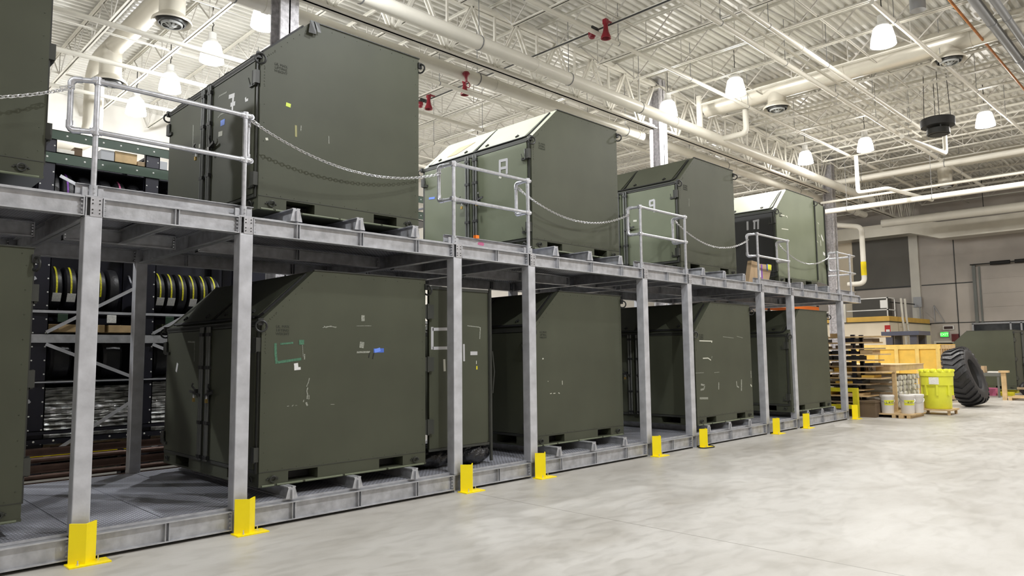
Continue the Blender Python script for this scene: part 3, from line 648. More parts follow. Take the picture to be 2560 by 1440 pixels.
# yellow post guards
GX = [1.735, 3.165, 6.09, 7.465, 10.33, 11.83, 14.76, 16.25, 19.17]
for i, x in enumerate(GX):
    hgt = [.345, .34, .345, .35, .34, .34, .33, .33, .36][i]
    t = thing('post_guard', (x+.1, -.1, 0), 'bright yellow angle guard at the foot of the '+SN[i+1], 'post guard', 'yellow post guards')
    y0 = -.055; q = .106; th = .012
    p = [(x, y0), (x+q, y0-q), (x+2*q, y0), (x+2*q-th, y0+th*.4), (x+q, y0-q+th*1.5), (x+th, y0+th*.4)]
    MB().prism(p, .012, hgt, 'xy').build('angle_plate', 'yellow', t)
    MB().box(x-.02, y0-.14, 0, x+.30, y0+.03, .012).build('base_plate', 'yellow', t)
    for bx, by in ((x+.05, y0-.10), (x+.22, y0-.04)): MB().lathe([(.012, 0), (.012, .012), (.005, .013), (.005, .04)], (bx, by, .012), n=8).build('anchor_bolt', 'chain', t)
one(MB().tube([(11.95+.19*math.cos(a*PI/10), -.12+.12*math.sin(a*PI/10), .012+.004*math.sin(a)) for a in range(20)], .011, 7, closed=True), 'rubber_hose', 'black', 'loop of black hose lying round the foot of a yellow guard', 'hose')
# skid beams that carry the containers
lvn = {0: 'lower', 1: 'upper'}
for lv, z0, z1 in ((0, .243, .369), (1, 3.208, 3.355)):
    for i in (0, 2, 4, 6, 8):
        for k, xm in enumerate(SK[i]):
            t = thing('skid_beam', (xm, 1.6, z0), f'{["left","middle","right"][k]} galvanized skid beam on the {lvn[lv]} level of {BAY[i]}', 'skid beam', f'skid beams of the {lvn[lv]} level')
            g = MB(); g.box(xm-.045, .03, z1-.012, xm+.045, 3.1, z1); g.box(xm-.04, .03, z0, xm+.04, 3.1, z0+.008); g.box(xm-.004, .03, z0, xm+.004, 3.1, z1); g.build('profile', 'galv', t)
            g = MB(); g.prism([(xm-.07, z0), (xm+.07, z0), (xm+.038, z1-.012), (xm-.038, z1-.012)], .028, .036); g.build('end_gusset', 'galv', t)
            g = MB(); g.box(xm-.01, .0, z0, xm+.01, .028, z1-.03); g.build('end_rib', 'pipe_galv', t)
# toe boards in the gaps
for i in (1, 3, 5, 7):
    a, b = CL[i]-.05, CL[i+1]+CW+.05
    t = thing('toe_board', ((a+b)/2, .12, 3.208), 'galvanized channel toe board along the deck edge, '+BAY[i], 'toe board', 'toe boards')
    MB().box(a, .15, 3.208, b, .156, 3.318).box(a, .11, 3.312, b, .156, 3.318).box(a, .11, 3.208, b, .156, 3.214).build('channel', 'galv', t)
    if i == 3: MB().prism([(6.60, 3.245), (6.70, 3.235), (6.72, 3.265), (6.69, 3.288), (6.62, 3.285), (6.595, 3.265)], .149, .151).build('sticker', 'pink', t)
t = thing('toe_board', (19.8, .12, 3.208), 'galvanized toe board of the small landing at the far end', 'toe board'); MB().box(19.1, .15, 3.208, 20.36, .156, 3.318).box(19.1, .11, 3.312, 20.36, .156, 3.318).build('channel', 'galv', t)
one(MB().box(6.5, .08, 3.318, 6.56, .13, 3.36), 'orange_block', 'orange', 'small orange block sitting on the toe board below container eight doors', 'block')

# ------------------------------------------------------------------ guard rails
ZT, ZM = 4.275, 3.80; RR = .024
def rail(x0, x1, label, la=(.0, .28), ra=(.0, .25), rs=.0):
    t = thing('guardrail', ((x0+x1)/2, .07, 3.19), label, 'guardrail', 'pipe guardrails of the upper deck'); y = .07
    for x in (x0, x1):
        MB().tube([(x, y, 3.19), (x, y, ZT)], RR, 14).build('post', 'pipe_galv', t, smooth=True)
        g = MB(); g.box(x-.07, y-.05, 3.188, x+.07, y+.03, 3.198); g.tube([(x, y, 3.198), (x, y, 3.30)], RR*1.4, 14); g.box(x-.085, y+.005, 3.188, x-.04, y+.02, 3.28); g.box(x+.04, y+.005, 3.188, x+.085, y+.02, 3.28)
        for zz in (3.23, 3.27): g.lathe([(.008, 0), (.008, .01)], (x, y-.034, zz), (0, -1, 0), 8)
        g.build('base_flange', 'galv', t)
        for z in (ZT, ZM):
            g = MB(); g.tube([(x, y, z-.035), (x, y, z+.035)], RR*1.32, 14); g.tube([(x-.05, y, z), (x+.05, y, z)], RR*1.25, 12); g.build('clamp_fitting', 'pipe_galv', t, smooth=True)
    for nm, z in (('top_rail', ZT), ('middle_rail', ZM)):
        MB().tube([(x0, y, z), (x1, y, z)], RR, 14).build(nm, 'pipe_galv', t, smooth=True)
    def loop(xp, dx, dy, stub):
        P = [Vector(q) for q in ((xp, y, ZT), (xp+stub+dx, y, ZT), (xp+stub+dx, y+dy, ZT), (xp+stub+dx, y+dy, ZM), (xp+stub+dx, y, ZM), (xp, y, ZM))]
        if abs(stub+dx) < .02: P = [P[0], P[2], P[3], P[5]]
        else: P = [P[0], P[2], P[3], P[5]] if stub == 0 else P
        out = [P[0]]
        for i in range(1, len(P)-1):
            a = (P[i-1]-P[i]); b = (P[i+1]-P[i]); q = min(.075, a.length*.45, b.length*.45); a.normalize(); b.normalize()
            for k in range(7):
                u = k/6; out.append((P[i]+a*q)*(1-u)**2+P[i]*2*u*(1-u)+(P[i]+b*q)*u*u)
        out.append(P[-1])
        MB().tube(out, RR, 14).build('end_loop', 'pipe_galv', t, smooth=True)
        for i in range(1, len(P)-1): MB().tube([P[i]+(P[i-1]-P[i]).normalized()*.09, P[i]+(P[i-1]-P[i]).normalized()*.03, P[i]*.6+(P[i]+(P[i-1]-P[i]).normalized()*.03+(P[i+1]-P[i]).normalized()*.03)*.4, P[i]+(P[i+1]-P[i]).normalized()*.03, P[i]+(P[i+1]-P[i]).normalized()*.09], RR*1.25, 12).build('elbow', 'pipe_galv', t, smooth=True)
    if la: loop(x0, -la[0], la[1], 0)
    if ra: loop(x1, 0, ra[1], rs)
    return t
rail(1.84, 3.24, 'galvanized pipe guardrail nearest the camera, left of the container marked seven', la=(.19, .10), ra=(0, .09), rs=.07)
rail(6.10, 7.52, 'galvanized pipe guardrail in front of the container eight doors', la=(.04, .26), ra=(0, .24))
rail(10.34, 11.77, 'galvanized pipe guardrail in front of the container nine doors', la=(.06, .22), ra=(0, .26))
rail(14.67, 16.15, 'galvanized pipe guardrail before the black doors marked ten', la=(.08, .2), ra=(0, .26))
t = rail(19.06, 19.9, 'galvanized pipe guardrail on the landing at the far end of the deck', la=(.06, .2), ra=None)
for nm, z in (('top_rail', ZT), ('middle_rail', ZM)): MB().tube([(19.9, .07, z), (20.25, .07, z), (20.3, .12, z), (20.3, 3.1, z)], RR, 12).build(nm, 'pipe_galv', t, smooth=True)
for yy in (1.6, 3.1): MB().tube([(20.3, yy, 3.19), (20.3, yy, ZT)], RR, 12).build('post', 'pipe_galv', t, smooth=True)
# ------------------------------------------------------------------ chains
def chain(a, b, sag, label, hook=True):
    a = Vector(a); b = Vector(b); g = MB(); n = 400; pts = []
    for i in range(n+1):
        u = i/n; p = a.lerp(b, u); p.z -= sag*4*u*(1-u); pts.append(p)
    L_ = [0]
    for i in range(n): L_.append(L_[-1]+(pts[i+1]-pts[i]).length)
    pitch = .037; s = 0; j = 0; k = 0
    while s < L_[-1]-pitch*.5:
        while L_[j+1] < s: j += 1
        c = pts[j]; d = (pts[min(j+3, n)]-pts[max(j-3, 0)]).normalized(); side = d.cross(Vector((0,0,1))).normalized(); up = side.cross(d)
        q = (side if k % 2 else up); q = (q*math.cos(.5)+(up if k % 2 else -side)*math.sin(.5))
        ring = [c+d*(.026*math.cos(w_))*(1.0)+q*(.015*math.sin(w_)) for w_ in [2*PI*m_/9 for m_ in range(9)]]
        g.tube(ring, .0052, 5, closed=True); s += pitch; k += 1
    mid = (a+b)/2
    t = thing('safety_chain', (mid.x, mid.y, mid.z-sag), label, 'chain', 'chains across the container bays')
    g.build('links', 'chain', t, smooth=True)
    for p, q in ((a, b), (b, a)):
        d = (q-p).normalized(); MB().tube([p-d*.03+Vector((0,0,.02)), p+Vector((0,0,-.012)), p+d*.07+Vector((0,0,-.03)), p+d*.08+Vector((0,0,-.01)), p-d*.0+Vector((0,0,.028))], .006, 7, closed=True).build('snap_hook', 'chain', t, smooth=True)
chain((-.95, .1, 4.2), (1.63, .12, 4.17), .34, 'silver chain hanging across the half cut off container at far left')
chain((3.33, .09, 4.23), (6.05, .30, 4.17), .26, 'silver chain sagging in front of the container marked seven')
chain((7.55, .28, 4.19), (10.26, .26, 4.15), .30, 'silver chain sagging in front of the container marked eight')
chain((11.80, .28, 4.21), (14.58, .24, 4.15), .31, 'silver chain sagging in front of the container marked nine')
chain((16.18, .28, 4.21), (18.99, .24, 4.18), .31, 'silver chain sagging in front of the container marked ten')

# ================================================================== EQUIPMENT CONTAINERS
W, HE, HR, DX, DP = 2.203, 1.765, 2.338, .617, 2.74
def ring_pts(c, r, n, ax=(0, 1, 0), a0=0, a1=2*PI):
    ax = Vector(ax).normalized(); x = ax.orthogonal().normalized(); y = ax.cross(x); c = Vector(c)
    return [c+(x*math.cos(a0+(a1-a0)*k/n)+y*math.sin(a0+(a1-a0)*k/n))*r for k in range(n+(0 if abs(a1-a0-2*PI) < 1e-6 else 1))]
def door_set(t, side, body='olive', y0=.07, y1=2.67, number_free=True, right_only=None, trim=True):
    """double doors on the -X side (side=-1) or the +X side (side=+1); local coordinates"""
    X = 0 if side < 0 else W; s = side
    ztop = 1.70 if side < 0 else 2.24; ym = (y0+y1)/2
    fr = MB(); fr.box(X, y0-.04, .14, X+s*.018, y0, ztop+.04); fr.box(X, y1, .14, X+s*.018, y1+.04, ztop+.04); fr.box(X, y0, ztop, X+s*.03, y1, ztop+.045); fr.box(X, y0, .14, X+s*.022, y1, .175)
    fr.build('door_frame', 'olive_d', t)
    for k, (a, b) in enumerate(((y0+.012, ym-.012), (ym+.012, y1-.012))):
        if right_only is not None and k != right_only: continue
        d = MB().box(X+s*.004, a, .18, X+s*.028, b, ztop-.008).build('door', body, t, bevel=.004)
        d.name = 'door'
        q = ym-.07 if k == 0 else ym+.07; hy = q-(.02 if k == 0 else -.02)
        for off in (0, -.055 if k == 0 else .055):
            MB().tube([(X+s*.05, q+off, .16), (X+s*.05, q+off, ztop+.03)], .017, 10).build('lock_rod', 'rodgrey', t, smooth=True)
            for z in (.2, .6, 1.25, ztop-.06): MB().box(X+s*.028, q+off-.025, z-.02, X+s*.068, q+off+.025, z+.02).build('rod_guide', 'dark', t)
        sgn = -1 if k == 0 else 1
        g = MB(); g.bar((X+s*.07, q, .92), (X+s*.085, q+sgn*.26, .965), .014, .03); g.box(X+s*.028, q+sgn*.12-.02, .93, X+s*.085, q+sgn*.12+.02, .99); g.tube([(X+s*.07, q+sgn*.14, .98), (X+s*.10, q+sgn*.17, 1.03), (X+s*.09, q+sgn*.16, 1.06)], .01, 6)
        h = g.build('door_handle', 'dark', t)
        g = MB(); g.box(X+s*.085, q+sgn*.12-.02, .84, X+s*.105, q+sgn*.12+.02, .885); h2 = g.build('padlock', 'brass', t)
        MB().tube([(X+s*.095, q+sgn*.12-.014, .88), (X+s*.095, q+sgn*.12-.014, .915), (X+s*.095, q+sgn*.12, .93), (X+s*.095, q+sgn*.12+.014, .915), (X+s*.095, q+sgn*.12+.014, .88)], .004, 6).build('shackle', 'chain', h2, smooth=True)
    for ye, sy in ((y0-.03, 1), (y1+.03, -1)):
        if right_only is not None and ((sy == 1) != (right_only == 0)): continue
        for z in ((.34, 1.50) if side < 0 else (.45, 1.2, 1.95)):
            g = MB(); g.box(X, ye-.03, z-.075, X+s*.055, ye+.035, z+.075); g.box(X+s*.028, ye, z-.09, X+s*.05, ye+sy*.14, z-.055); g.tube([(X+s*.045, ye+sy*.05, z-.08), (X+s*.045, ye+sy*.05, z+.08)], .015, 8)
            g.tube([(X+s*.045, ye+sy*.11, z-.08), (X+s*.07, ye+sy*.115, z+.01)], .006, 6)
            g.build('hinge', 'olive_d', t)
def container_proto():
    t = thing('shipping_container', (0, 0, 0), 'x', 'equipment container')
    g = MB(); zb = .135
    g.prism([(0, zb), (W, zb), (W, HR), (DX, HR), (0, HE)], 0, DP)
    gb = g
    xs_ = [(0, .334), (.689, 1.507), (1.853, W)]; ys_ = [(0, .36), (.78, 1.90), (2.32, DP)]
    g = MB()
    for a, b in xs_:
        for c, d in ys_: g.box(a, c, .02, b, d, zb)
    g.box(-.004, -.004, 0, W+.004, DP+.004, .024); g.build('base_frame', 'olive', t)
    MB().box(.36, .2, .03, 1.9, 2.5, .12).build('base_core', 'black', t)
    # pipe skirt along the bottom edge, corner angles, rivets, seam
    g = MB()
    for a, b in ((.03, .17), (.2, .5), (.53, 1.0), (1.03, 1.6), (1.63, 2.17)): g.tube([(a, -.006, .008), (b, -.006, .008)], .012, 8)
    g.build('bottom_lip', 'olive_lit_sage', t, smooth=True)
    g = MB(); g.box(.0, -.004, .150, W, .002, .156); g.build('panel_seam', 'olive_d', t)
    g = gb
    def riv(x, z, r=.006): g.lathe([(r, 0), (r*.6, -.004)], (x, -.0005, z), (0, 1, 0), 6)
    for k in range(15): riv(.05, .25+k*.105) if k % 2 else None
    for k in range(10): riv(W-.05, .25+k*.215)
    for k in range(13): riv(.1+k*.165, .175)
    for k in range(9): riv(DX+.1+k*.175, HR-.05)
    for k in range(7): riv(.09+.075*k, HE+.045+.07*k-.03)
    for k in range(9): riv(.045, HE-.06-.035*k, .007); 
    for k in range(5): riv(.075+.022*k, HE-.01+.02*k, .007)
    gb.build('body', 'olive', t)
    # eave rail, roof lids on the slope
    g = MB(); g.box(-.03, 0, HE-.05, 0, DP, HE-.005); g.build('eave_rail', 'olive_d', t)
    nx, nz = -(HR-HE), DX; ln = math.hypot(nx, nz); nx /= ln; nz /= ln
    def sl(u, y, h): return (DX*u+nx*h, y, HE+(HR-HE)*u+nz*h)
    for a, b in ((.14, 1.35), (1.39, 2.60)):
        g = MB(); vs = [sl(.08, a+.05, 0), sl(.08, b-.05, 0), sl(.9, b, 0), sl(.9, a, 0), sl(.08, a+.05, .018), sl(.08, b-.05, .018), sl(.9, b, .018), sl(.9, a, .018)]
        g.add(vs, [(0,1,2,3),(7,6,5,4),(0,4,5,1),(1,5,6,2),(2,6,7,3),(3,7,4,0)]); g.build('roof_lid', 'olive', t)
        g = MB()
        for p, q in ((sl(.055, a-.0, .012), sl(.055, b, .012)), (sl(.055, a, .012), sl(.12, a-.03, .012)), (sl(.12, a-.03, .012), sl(.93, a-.03, .012))): g.bar(p, q, .022, .022, (nx, 0, nz))
        g.build('lid_seal', 'black', t)
        for yy in (a+.25, b-.25):
            g = MB(); g.bar(sl(.16, yy-.035, .024), sl(.16, yy+.035, .024), .03, .02, (nx, 0, nz)); g.bar(sl(.12, yy, .024), sl(.2, yy, .024), .012, .03, (nx, 0, nz)); g.build('lid_catch', 'dark', t)
    MB().tube([sl(.03, .2, .02), sl(.03, 1.0, .02), sl(.03, 1.9, .02), sl(.03, 2.5, .02)], .010, 6).build('lid_cable', 'dark', t)
    g = MB(); g.box(DX-.01, -.012, HR, W+.012, .03, HR+.012); g.box(DX, DP-.03, HR, W+.012, DP+.01, HR+.012); g.box(W-.03, 0, HR, W+.012, DP, HR+.012)
    g.build('roof_rim', 'olive_d', t)
    # lifting shackles and tie-down rings
    for (x, z, ax) in ((-.02, HE-.06, (.35, 1, 0)), (W+.015, HR-.13, (1, .35, 0))):
        for yy in (.0, DP):
            g = MB(); g.box(x-.03, yy-.02 if yy else -.02, z+.0, x+.03, (yy+.02), z+.075); g.tube(ring_pts((x, yy-.03 if yy == 0 else yy+.03, z-.01), .058, 14, ax), .012, 7, closed=True)
            g.build('lift_shackle', 'dark', t, smooth=True)
    for x in (.15, W-.17):
        g = MB(); g.tube(ring_pts((x, -.02, .075), .033, 12, (0, 1, .3)), .008, 6, closed=True); g.box(x-.05, -.012, .075, x+.05, 0, .095)
        for q in (-.06, .06): g.lathe([(.01, 0), (.008, .012)], (x+q, 0, .075), (0, -1, 0), 8)
        g.build('tie_ring', 'olive_d', t, smooth=True)
    for yy in (.15, DP-.15):
        g = MB(); g.tube(ring_pts((-.02, yy, .075), .033, 12, (1, 0, .3)), .008, 6, closed=True); g.box(-.012, yy-.05, .075, 0, yy+.05, .095); g.build('tie_ring', 'olive_d', t, smooth=True)
    door_set(t, -1)
    # stencilled weight marking
    text('LR. MAX\nLIFTING\nWEIGHT', .042, 'ink', 'stencil', t, (.24, -.002, HE-.11), (PI/2, 0, 0), .0008)
    return t
proto = container_proto()
DSPEC = {'L1': 'open', 'U10': 'open'}
CT = {'U0': (-.70, .348, 3.359), 'L0': (-.76, .25, .369), 'L1': (3.537, .214, .369), 'U7': (3.527, .348, 3.359), 'L2': (7.815, .298, .369), 'L3': (12.04, .103, .369), 'L4': (15.976, .06, .369), 'U8': (7.996, .436, 3.359), 'U9': (12.218, .449, 3.359), 'U10': (16.449, .448, 3.359)}
CLAB = {'U0': 'olive drab container on the upper deck, cut off at the left edge', 'L0': 'olive drab container on the lower level, cut off at the left edge',
 'U7': 'olive drab container on the upper deck with a white taped seven', 'L1': 'olive drab container below number seven, green tape on its side and one door open',
 'U8': 'olive drab container on the upper deck with pale lids and a taped eight', 'U9': 'olive drab container on the upper deck with a taped nine on its door',
 'U10': 'olive drab container on the upper deck with black doors marked ten', 'L2': 'olive drab container on the lower level, directly below number eight',
 'L3': 'scuffed olive drab container on the lower level, directly below number nine', 'L4': 'olive drab container on the lower level farthest right, below number ten'}
CO = {}
for k in CT:
    o = proto if k == 'U0' else dup(proto, CT[k])
    o.location = CT[k]; o['label'] = CLAB[k]; o['group'] = 'olive containers on the platform'; CO[k] = o
def kids(o, nm): return [c for c in C.objects if c.parent == o and c.name.split('.')[0] == nm]
def recolor(o, names, material, label=None):
    for c in list(C.objects):
        if c.parent == o and c.name.split('.')[0] in names:
            c.data = c.data.copy(); c.data.materials[0] = M[material]
            if label: c['label'] = label
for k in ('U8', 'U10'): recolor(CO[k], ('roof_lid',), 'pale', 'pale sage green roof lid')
for k in ('U8', 'U9', 'U10'): recolor(CO[k], ('door',), 'olive_lit_sage')  # doors lightened in colour as if lamps lit them from the left
recolor(CO['U10'], ('door',), 'charcoal', 'charcoal black door'); recolor(CO['U10'], ('body',), 'olive_lit_sage')
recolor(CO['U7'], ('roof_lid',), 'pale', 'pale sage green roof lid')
# pale strip along the slope beside the lids
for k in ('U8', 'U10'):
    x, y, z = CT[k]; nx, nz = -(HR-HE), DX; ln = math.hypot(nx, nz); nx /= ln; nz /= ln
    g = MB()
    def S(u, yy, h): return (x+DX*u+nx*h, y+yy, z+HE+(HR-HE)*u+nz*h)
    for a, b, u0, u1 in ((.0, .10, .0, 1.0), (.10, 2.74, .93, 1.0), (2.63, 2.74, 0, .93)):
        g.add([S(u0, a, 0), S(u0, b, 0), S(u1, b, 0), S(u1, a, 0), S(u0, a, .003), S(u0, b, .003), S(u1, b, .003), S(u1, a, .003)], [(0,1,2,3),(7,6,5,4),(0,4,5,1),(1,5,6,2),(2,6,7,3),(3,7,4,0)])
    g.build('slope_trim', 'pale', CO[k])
# +X side doors where they can be seen
for k in ('U0', 'L0'):
    o = CO[k]; loc = o.location.copy(); o.location = (0, 0, 0); door_set(o, 1); o.location = loc
# tape, labels and scuffs: (container, face e=end d=door, colour, width, polyline)
MARKS=[
('L1','e','green',0.028,[(0.159,1.515),(0.163,1.398),(0.175,1.295)]),
('L1','e','green',0.028,[(0.189,1.308),(0.465,1.341)]),
('L1','e','green',0.02,[(0.214,1.506),(0.366,1.52)]),
('L1','e','green',0.06,[(0.466,1.553),(0.467,1.5)]),
('L1','e','scuff',0.006,[(0.477,1.498),(0.49,1.359)]),
('L1','e','scuff',0.012,[(0.505,1.396),(0.506,1.335)]),
('L1','e','white',0.07,[(0.383,1.257),(0.431,1.263)]),
('L1','e','white',0.03,[(0.384,1.232),(0.46,1.238)]),
('L1','e','scuff',0.045,[(1.263,1.851),(1.264,1.781)]),
('L1','e','scuff',0.06,[(1.256,1.533),(1.245,1.462)]),
('L1','e','scuff',0.022,[(1.181,1.41),(1.364,1.414)]),
('L1','e','black',0.012,[(1.364,1.409),(1.347,1.345)]),
('L1','e','blue',0.05,[(1.418,1.429),(1.565,1.432)]),
('L1','e','lblue',0.045,[(1.433,1.424),(1.513,1.444)]),
('L1','e','black',0.014,[(1.421,1.399),(1.403,1.329)]),
('L1','e','scuff',0.008,[(0.724,1.692),(0.787,1.708),(0.907,1.702)]),
('L1','e','scuff',0.008,[(0.745,1.714),(0.766,1.693),(0.83,1.716),(0.896,1.695)]),
('L1','e','scuff',0.006,[(1.176,1.721),(1.28,1.725),(1.38,1.727)]),
('L1','e','scuff',0.01,[(0.57,1.128),(0.556,1.076),(0.536,1.035)]),
('L1','e','scuff',0.014,[(0.552,1.025),(0.539,0.989),(0.548,0.942),(0.544,0.896)]),
('L1','e','scuff',0.01,[(0.568,0.941),(0.567,0.891)]),
('L1','e','scuff',0.02,[(0.534,0.86),(0.55,0.821)]),
('L1','e','scuff',0.01,[(0.506,0.889),(0.498,0.867)]),
('L1','e','scuff',0.008,[(0.305,0.829),(0.33,0.833)]),
('L1','e','scuff',0.008,[(0.364,0.826),(0.381,0.841)]),
('L1','e','scuff',0.006,[(0.404,0.831),(0.424,0.834)]),
('L1','e','scuff',0.006,[(0.843,0.82),(0.891,0.817)]),
('L1','d','white',0.05,[(2.28,1.299),(2.321,1.189)]),
('L1','d','scuff',0.02,[(1.965,1.568),(1.73,1.559)]),
('L1','d','scuff',0.012,[(1.746,1.548),(1.741,1.322)]),
('U7','d','white',0.05,[(0.764,1.461),(0.603,1.443)]),
('U7','d','white',0.05,[(0.638,1.468),(0.644,1.368)]),
('U7','d','white',0.05,[(0.712,1.351),(0.585,1.338)]),
('U7','d','white',0.04,[(0.654,1.351),(0.659,1.231)]),
('U7','d','white',0.03,[(0.31,1.335),(0.296,1.282)]),
('U7','d','white',0.03,[(0.308,1.295),(0.239,1.291)]),
('U7','d','scuff',0.02,[(1.067,1.531),(1.043,1.546),(0.82,1.538)]),
('U7','d','scuff',0.02,[(1.063,1.285),(0.992,1.304),(0.836,1.296)]),
('U7','d','lblue',0.07,[(0.984,1.189),(0.865,1.185)]),
('U7','d','cream',0.06,[(1.037,1.067),(0.923,1.056)]),
('U7','d','scuff',0.03,[(1.837,1.377),(1.831,1.068)]),
('U7','d','cream',0.05,[(1.633,1.049),(1.524,1.047)]),
('U7','e','lime',0.045,[(0.308,1.257),(0.366,1.25)]),
('U7','e','khaki',0.025,[(0.434,1.036),(0.439,0.9)]),
('U7','e','scuff',0.01,[(0.501,1.05),(0.498,0.984)]),
('U7','e','cream',0.03,[(0.083,0.816),(0.09,0.788)]),
('U7','e','scuff',0.01,[(0.862,0.999),(0.866,0.905)]),
('U8','d','tape',0.045,[(0.683,1.518),(0.686,1.295)]),
('U8','d','tape',0.045,[(0.52,1.511),(0.524,1.265)]),
('U8','d','tape',0.045,[(0.702,1.508),(0.506,1.499)]),
('U8','d','tape',0.045,[(0.685,1.382),(0.52,1.372)]),
('U8','d','cream',0.03,[(0.706,1.246),(0.65,1.223)]),
('U8','d','lblue',0.04,[(2.534,1.189),(2.368,1.175)]),
('U9','d','tape',0.04,[(0.68,1.449),(0.555,1.461)]),
('U9','d','tape',0.04,[(0.668,1.447),(0.67,1.362)]),
('U9','d','tape',0.04,[(0.678,1.353),(0.559,1.356)]),
('U9','d','tape',0.045,[(0.562,1.462),(0.564,1.208)]),
('U9','d','cream',0.04,[(1.087,1.102),(1.002,1.094)]),
('U10','d','tape',0.05,[(0.717,1.56),(0.721,1.343)]),
('U10','d','tape',0.045,[(0.536,1.535),(0.544,1.345)]),
('U10','d','tape',0.045,[(0.441,1.56),(0.451,1.333)]),
('U10','d','tape',0.045,[(0.575,1.54),(0.415,1.551)]),
('U10','e','cream',0.025,[(0.252,1.653),(0.46,1.659)]),
('U10','e','cream',0.025,[(0.527,1.659),(0.607,1.66),(0.603,1.62)]),
('U10','e','cream',0.02,[(0.269,1.317),(0.633,1.338)]),
('U9','e','scuff',0.012,[(0.361,1.452),(0.351,1.289)]),
('L3','e','cream',0.02,[(0.165,1.585),(0.641,1.579)]),
('L3','e','cream',0.025,[(0.619,1.587),(0.617,1.55)]),
('L3','e','cream',0.02,[(0.273,1.251),(0.462,1.254),(0.568,1.212)]),
('L3','e','scuff',0.014,[(0.611,1.289),(0.599,1.249)]),
('L3','e','scuff',0.01,[(-0.008,0.98),(0.291,0.979)]),
('L3','e','scuff',0.01,[(0.676,0.969),(0.868,0.974)]),
('L3','e','scuff',0.035,[(0.171,0.76),(0.305,0.739),(0.27,0.67),(0.149,0.659)]),
('L3','e','scuff',0.03,[(0.831,0.776),(0.821,0.639)]),
('L3','e','scuff',0.03,[(1.533,0.776),(1.542,0.676),(1.625,0.647)]),
('L3','e','scuff',0.04,[(1.742,0.803),(1.724,0.576)]),
('L3','e','scuff',0.04,[(0.109,0.505),(0.41,0.49)]),
('L3','e','scuff',0.01,[(1.065,1.669),(1.482,1.648)]),
('L3','e','scuff',0.01,[(1.622,1.683),(1.865,1.654)]),
('L3','e','scuff',0.02,[(2.159,0.971),(2.161,0.824)]),
('L3','e','cream',0.03,[(2.124,0.688),(2.175,0.643)]),
('L2','e','cream',0.02,[(0.213,1.293),(0.238,1.298)]),
('L2','e','cream',0.01,[(0.658,0.952),(0.659,0.89)]),
('L2','e','cream',0.01,[(0.373,0.765),(0.41,0.769)]),
('L2','e','cream',0.01,[(0.448,0.765),(0.494,0.767)]),
('L2','e','cream',0.012,[(0.563,0.77),(0.593,0.758)]),
('L2','e','cream',0.01,[(0.326,0.953),(0.338,0.952)]),
('DOOR','d','tape',0.04,[(5.907,2.103),(5.907,1.81)]),
('DOOR','d','tape',0.04,[(5.913,2.073),(6.158,2.081)]),
('DOOR','d','tape',0.04,[(5.917,1.826),(6.157,1.829)]),
('DOOR','d','cream',0.035,[(6.108,1.681),(6.116,1.523)]),
('DOOR','d','scuff',0.012,[(6.516,2.131),(6.719,2.118),(6.761,2.108)]),
('DOOR','d','scuff',0.015,[(6.754,2.105),(6.743,1.952)]),
('DOOR','d','tape',0.05,[(6.568,1.756),(6.697,1.756)]),
('DOOR','d','tape',0.03,[(6.451,1.882),(6.454,1.649)]),
('DOOR','d','yellow',0.02,[(6.686,1.581),(6.686,1.533)]),
('DOOR','d','cream',0.01,[(6.679,1.653),(6.677,1.608)]),
]
cnt = 0
for cn, face, col, wd, pts in MARKS:
    if cn == 'DOOR': continue
    x0, yf, zb = CT[cn]
    th = .0015+.0004*(cnt % 4); cnt += 1
    if face == 'e': f = lambda u, v, h: (x0+u, yf-.0005-h, zb+v)
    else: f = lambda u, v, h: (x0-.0285-h, yf+u, zb+v)
    nm = {'green': 'green_tape', 'white': 'white_tape', 'blue': 'blue_tape', 'lblue': 'blue_tape', 'scuff': 'scuff_mark', 'tape': 'number_tape', 'cream': 'paper_label', 'black': 'strap', 'lime': 'sticker', 'khaki': 'tape_residue'}[col]
    MB().strip(pts, wd, th, f).build(nm, 'tape_'+col, CO[cn])
# faint marks on the left containers
MB().box(CT['U0'][0]+1.2, CT['U0'][1]-.002, CT['U0'][2]+.152, CT['U0'][0]+1.9, CT['U0'][1], CT['U0'][2]+.154).build('scuff_mark', 'tape_scuff', CO['U0'])
# dark flap on the ridge of container seven, yellow label on number eight
x, y, z = CT['U7']
MB().add([(x+DX-.03, y-.02, z+HR+.01), (x+DX+.06, y-.02, z+HR+.01), (x+DX+.03, y-.05, z+HR-.16), (x+DX-.06, y-.04, z+HR-.16)], [(0,1,2,3)]).add([(x+DX+.02, y-.03, z+HR+.01), (x+DX+.09, y-.02, z+HR), (x+DX+.10, y-.05, z+HR-.12), (x+DX+.05, y-.055, z+HR-.13)], [(0,1,2,3)]).build('ridge_flap', 'dark', CO['U7'])
x, y, z = CT['U8']; nx, nz = -(HR-HE), DX; ln = math.hypot(nx, nz); nx /= ln; nz /= ln
def S(u, yy, h): return (x+DX*u+nx*h, y+yy, z+HE+(HR-HE)*u+nz*h)
MB().add([S(.22, 2.2, .02), S(.22, 1.95, .02), S(.6, 1.7, .02), S(.55, 2.1, .02), S(.22, 2.2, .024), S(.22, 1.95, .024), S(.6, 1.7, .024), S(.55, 2.1, .024)], [(0,1,2,3),(7,6,5,4),(0,4,5,1),(1,5,6,2),(2,6,7,3),(3,7,4,0)]).build('card_flap', 'card', CO['U8'])
